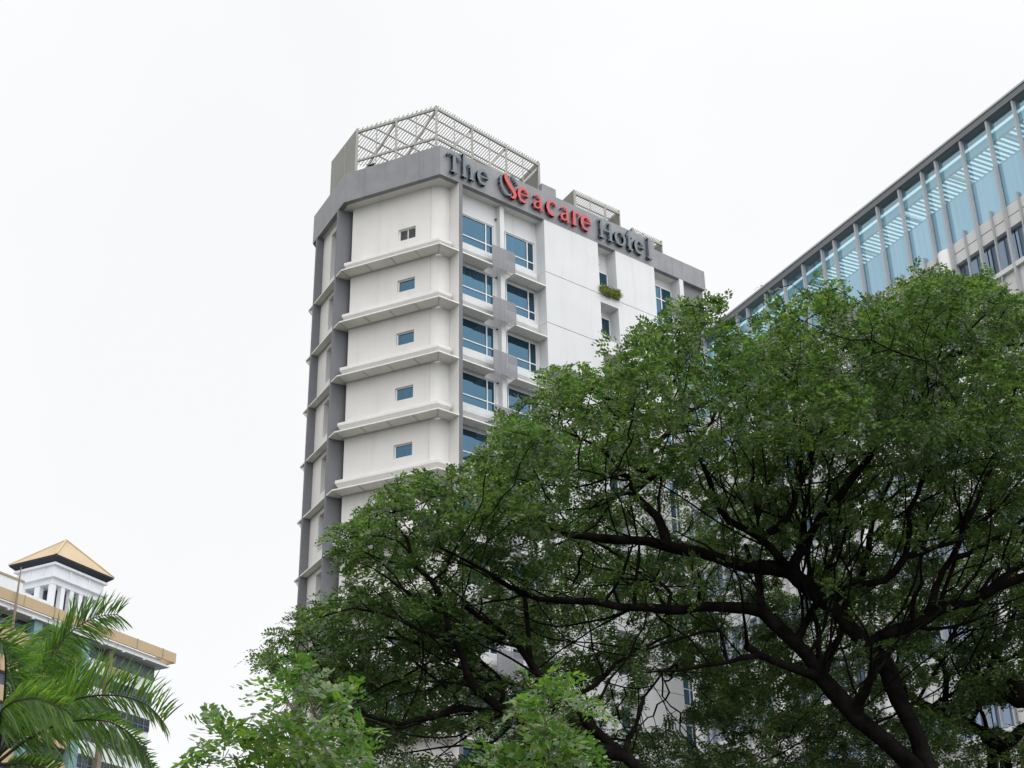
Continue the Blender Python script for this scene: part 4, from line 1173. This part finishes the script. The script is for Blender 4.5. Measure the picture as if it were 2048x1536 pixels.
# limbs drawn by hand keep their leaves only near the tips
isfix = np.array(G.fix) > 0
leafy = (~isfix) & (hgt <= 3)
leafy |= isfix & (hgt == 0)
TREES = [('broad rain tree with the thickest black forking limbs in the lower right', 0), ('dark-limbed rain tree whose trunk leaves the frame at the lower right corner', 1), ('rain tree whose crown reaches farthest left across the foot of the hotel', 2)]
rl = np.random.default_rng(8)
for lab, tid in TREES:
    root = thing('rain_tree', lab, 'tree', group='rain trees in front of the buildings')
    V, Q = skeleton_mesh(P, par, r, tree_id, tid)
    np_mesh('trunk', V, Q, M['bark'], root, smooth=True)
    ids = np.where(leafy & (tree_id == tid))[0]
    per = 12
    O = np.repeat(P[ids], per, 0) + rl.normal(size=(len(ids) * per, 3)) * np.array([.12, .12, .08])
    dirv = P[ids] - P[np.maximum(par[ids], 0)]; dirv /= np.linalg.norm(dirv, axis=1)[:, None] + 1e-9
    U = np.repeat(dirv, per, 0) * .7 + rl.normal(size=(len(O), 3)) * np.array([.8, .8, .35]); U[:, 2] -= .05
    U /= np.linalg.norm(U, axis=1)[:, None]
    Nn = rl.normal(size=(len(O), 3)) * .38 + np.array([0, 0, 1.0])
    x, y = proj_px(O + U * .15); jx = np.repeat(rl.normal(size=(len(ids), 2)) * 15, per, 0)   # ragged, twig by twig
    keep = inside(OUT, x + jx[:, 0], y - 4 + jx[:, 1])
    for cx, cy, rx, ry in GAPS: keep &= ((x - cx) / rx) ** 2 + ((y - cy) / ry) ** 2 > .75
    O, U, Nn = O[keep], U[keep], Nn[keep]
    V, Q = compound_leaves(O, U, Nn, .29, 5, .0205, .076, rl)
    np_mesh('crown', V, Q, M['leaf'], root)
    print('tree', tid, len(ids), 'tips', len(Q), 'leaflets')
# sawn stump of a limb at the right edge
st = MB()
st.tube([at(2150, 1380, 28.2), at(2080, 1385, 28.0), at(2036, 1388, 27.9), at(2020, 1376, 27.8)], [.30, .28, .27, .24], 14)
st.build('sawn_limb', M['bark'], [o for o in bpy.data.objects if o.name.startswith('rain_tree')][1], smooth=True)

# ---- young trees close to the camera, lower left and centre
def sapling(label, stems, outline, Yc, n, seed, grp, per=3):
    gs = Grower(.10, 1.2, .13, seed)
    for i, (pix, w0, w1) in enumerate(stems):
        gs.limb(0, pix, w0, w1, 0, Y0=Yc if i == 0 else None)
    q = np.random.default_rng(seed); pts = []
    while len(pts) < n:
        x = q.uniform(360, 1200); y = q.uniform(1310, 1640)
        if inside(outline, np.array([x]), np.array([y]))[0]: pts.append(at(x, y, Yc + q.uniform(-.55, .55)))
    Pn = gs.grow(np.array(pts), 120, (0, 0, .15)); rr, hh = gs.finish(.0025, 2.2)
    root = thing('young_tree', label, 'tree', group=grp)
    V, Q = skeleton_mesh(Pn, np.array(gs.par), rr, np.array(gs.tree), 0)
    np_mesh('trunk', V, Q, M['twig'], root, smooth=True)
    ids = np.where((hh <= 1) & (np.array(gs.fix) == 0))[0]
    O = np.repeat(Pn[ids], per, 0); dv = Pn[ids] - Pn[np.array(gs.par)[ids]]; dv /= np.linalg.norm(dv, axis=1)[:, None] + 1e-9
    U = np.repeat(dv, per, 0) * .8 + q.normal(size=(len(O), 3)) * np.array([.7, .7, .4]) + np.array([0, 0, .12]); U /= np.linalg.norm(U, axis=1)[:, None]
    Nn = q.normal(size=(len(O), 3)) * .35 + np.array([0, -.25, 1.0])
    V, Q = compound_leaves(O, U, Nn, .27, 6, .0165, .062, q, droop=.4, fold=.2)
    np_mesh('crown', V, Q, M['sap'], root)
    print('sapling', len(ids), len(Q))
    return root
sapling('bright green young tree with large pinnate leaves standing left of centre', [([(690, 2500), (680, 1700), (660, 1536), (640, 1450), (615, 1390), (598, 1345)], 12, 4), ([(660, 1540), (580, 1520), (500, 1500), (455, 1465)], 5, 3), ([(650, 1500), (600, 1450), (575, 1400)], 4, 2), ([(640, 1460), (680, 1420)], 4, 2), ([(520, 1505), (430, 1530), (395, 1520)], 3, 2)],
        [(528, 1400), (560, 1350), (590, 1318), (622, 1330), (650, 1365), (690, 1385), (715, 1440), (748, 1500), (790, 1545), (850, 1520), (880, 1620), (370, 1620), (378, 1515), (418, 1462), (460, 1448), (505, 1478), (560, 1500), (560, 1455)], 10.0, 470, 31, 'young trees in the foreground')
sapling('bright green young shoot with large pinnate leaves in front of the dark central limbs', [([(1120, 2500), (1110, 1700), (1100, 1536), (1090, 1440), (1090, 1370)], 10, 4), ([(1095, 1480), (1040, 1440), (1020, 1420)], 4, 2), ([(1095, 1450), (1140, 1410)], 4, 2), ([(1105, 1560), (1030, 1540), (980, 1530)], 4, 2)],
        [(1008, 1440), (1045, 1370), (1080, 1338), (1112, 1335), (1150, 1362), (1165, 1400), (1150, 1440), (1172, 1490), (1150, 1560), (1150, 1640), (930, 1640), (950, 1530), (1000, 1505), (1030, 1480)], 10.5, 300, 77, 'young trees in the foreground')

# ---- palm, lower left
palm = thing('palm_tree', 'feathery palm with long arching fronds in the lower left corner', 'palm')
PY = 22.0
heart = at(-12, 1520, PY)
m = MB(); m.tube([(heart[0] - .1, PY, 0), (heart[0] - .05, PY, 2), heart - np.array([0, 0, 1.2]), heart], [.19, .17, .14, .11], 14)
m.build('trunk', M['alu'], palm, smooth=True)
def frond(pix, dY, up_len, dn_len, up_dir, dn_dir, seed, n=44, start=.12, pale=0):
    """a rachis with two ranks of long leaflets"""
    q = np.random.default_rng(seed)
    px = np.array(pix, float); seg = np.concatenate([[0], np.cumsum(np.hypot(*np.diff(px, axis=0).T))]); T = np.linspace(0, seg[-1], 36)
    xs = np.interp(T, seg, px[:, 0]); ys = np.interp(T, seg, px[:, 1])
    for _ in range(4):
        xs[1:-1] = (xs[:-2] + 2 * xs[1:-1] + xs[2:]) / 4; ys[1:-1] = (ys[:-2] + 2 * ys[1:-1] + ys[2:]) / 4
    R = np.array([at(x, y, PY + dY * (i / 35)) for i, (x, y) in enumerate(zip(xs, ys))])
    fr_ = bpy.data.objects.new('frond', None); COL.objects.link(fr_); fr_.parent = palm
    MB().tube(R, [.024 * (1 - .85 * i / 35) + .003 for i in range(36)], 6).build('stalk', M['palm_stem'], fr_, smooth=True)
    V = []; Q = []
    def img(v): return RIGHT * v[0] - UP * v[1]
    for i in range(n):
        f = start + (1 - start) * (i + .5) / n
        k = f * 35; j = min(int(k), 34); o = R[j] + (R[j + 1] - R[j]) * (k - j); t = R[min(j + 2, 35)] - R[max(j - 1, 0)]; t /= np.linalg.norm(t)
        env = min(1, .45 + 1.4 * (f - start)) * (1 - .55 * max(0, f - .55) / .45)
        for L_, D_, tw in ((up_len, up_dir, .4), (dn_len, dn_dir, 1.0)):
            if L_ == 0: continue
            for rep in range(3):
                d = img(D_) + FWD * q.uniform(-.6, .6) + t * q.uniform(.45, .95) * (tw + (1 - tw) * max(0, f - .5) * 1.4) + q.normal(size=3) * .1; d /= np.linalg.norm(d)
                L2 = L_ * env * q.uniform(.8, 1.1); sag = q.uniform(.12, .42) * (.55 + .45 * tw)
                side = np.cross(d, FWD * .8 + q.normal(size=3) * .5); side /= np.linalg.norm(side) + 1e-9
                b = len(V); w0 = .0125 * q.uniform(.8, 1.2)
                for s_, w_ in ((0, .5), (.3, 1.0), (.62, .85), (.86, .5), (1.0, .06)):
                    c = o + d * L2 * s_ - np.array([0, 0, 1.0]) * sag * L2 * s_ ** 2.2
                    V += [c - side * w0 * w_, c + side * w0 * w_]
                for s_ in range(4): Q.append([b + 2 * s_, b + 2 * s_ + 1, b + 2 * s_ + 3, b + 2 * s_ + 2])
    np_mesh('leaflets', np.array(V), np.array(Q), M['palm'], fr_)
frond([(-5, 1510), (5, 1450), (10, 1380), (12, 1320), (5, 1280), (-20, 1255), (-60, 1250)], -1.2, .75, .75, (.8, -.1), (.5, .8), 1)
frond([(-5, 1510), (40, 1420), (85, 1345), (114, 1292), (140, 1264), (175, 1240), (205, 1229), (236, 1229)], 1.0, .95, .66, (.05, -1.0), (.5, .75), 2, start=.3)
frond([(-5, 1515), (50, 1450), (110, 1412), (170, 1392), (230, 1389), (280, 1400), (310, 1420), (328, 1446)], -.8, .95, .5, (.1, -1.0), (.35, .9), 3, start=.15, n=52)
frond([(-5, 1525), (50, 1480), (110, 1449), (170, 1437), (222, 1442), (265, 1468), (292, 1508), (306, 1550)], -1.6, .30, .80, (.6, -.6), (.35, 1.0), 4, start=.15, n=52)
frond([(-5, 1510), (20, 1430), (50, 1370), (85, 1320), (120, 1300), (150, 1300)], 1.8, .8, .6, (.3, -.9), (.7, .5), 5, start=.25)
frond([(-5, 1510), (15, 1440), (35, 1370), (40, 1310), (60, 1275), (85, 1262)], 2.2, .6, .6, (.7, -.5), (.8, .5), 6, start=.3)
frond([(-5, 1530), (40, 1525), (90, 1535), (130, 1570)], -1.0, .4, .6, (.4, -.8), (.2, 1), 7)
frond([(-5, 1510), (-60, 1400), (-140, 1340), (-240, 1330)], 0, .7, .7, (-.2, -1), (-.4, .8), 8)
frond([(-5, 1510), (-80, 1450), (-180, 1440), (-260, 1500)], -1, .7, .7, (-.2, -1), (-.4, .8), 9)
frond([(-5, 1510), (0, 1420), (30, 1400), (75, 1395), (130, 1420)], -2.4, .6, .7, (.5, -.8), (.5, .8), 10, start=.2)
frond([(-5, 1510), (30, 1450), (70, 1400), (105, 1372), (140, 1360), (170, 1362)], 1.4, .95, .6, (.15, -1.0), (.5, .8), 12, start=.2, n=40)
frond([(-5, 1512), (45, 1470), (95, 1440), (140, 1425), (180, 1425)], 1.0, .9, .5, (.1, -1.0), (.4, .9), 13, start=.15, n=40)
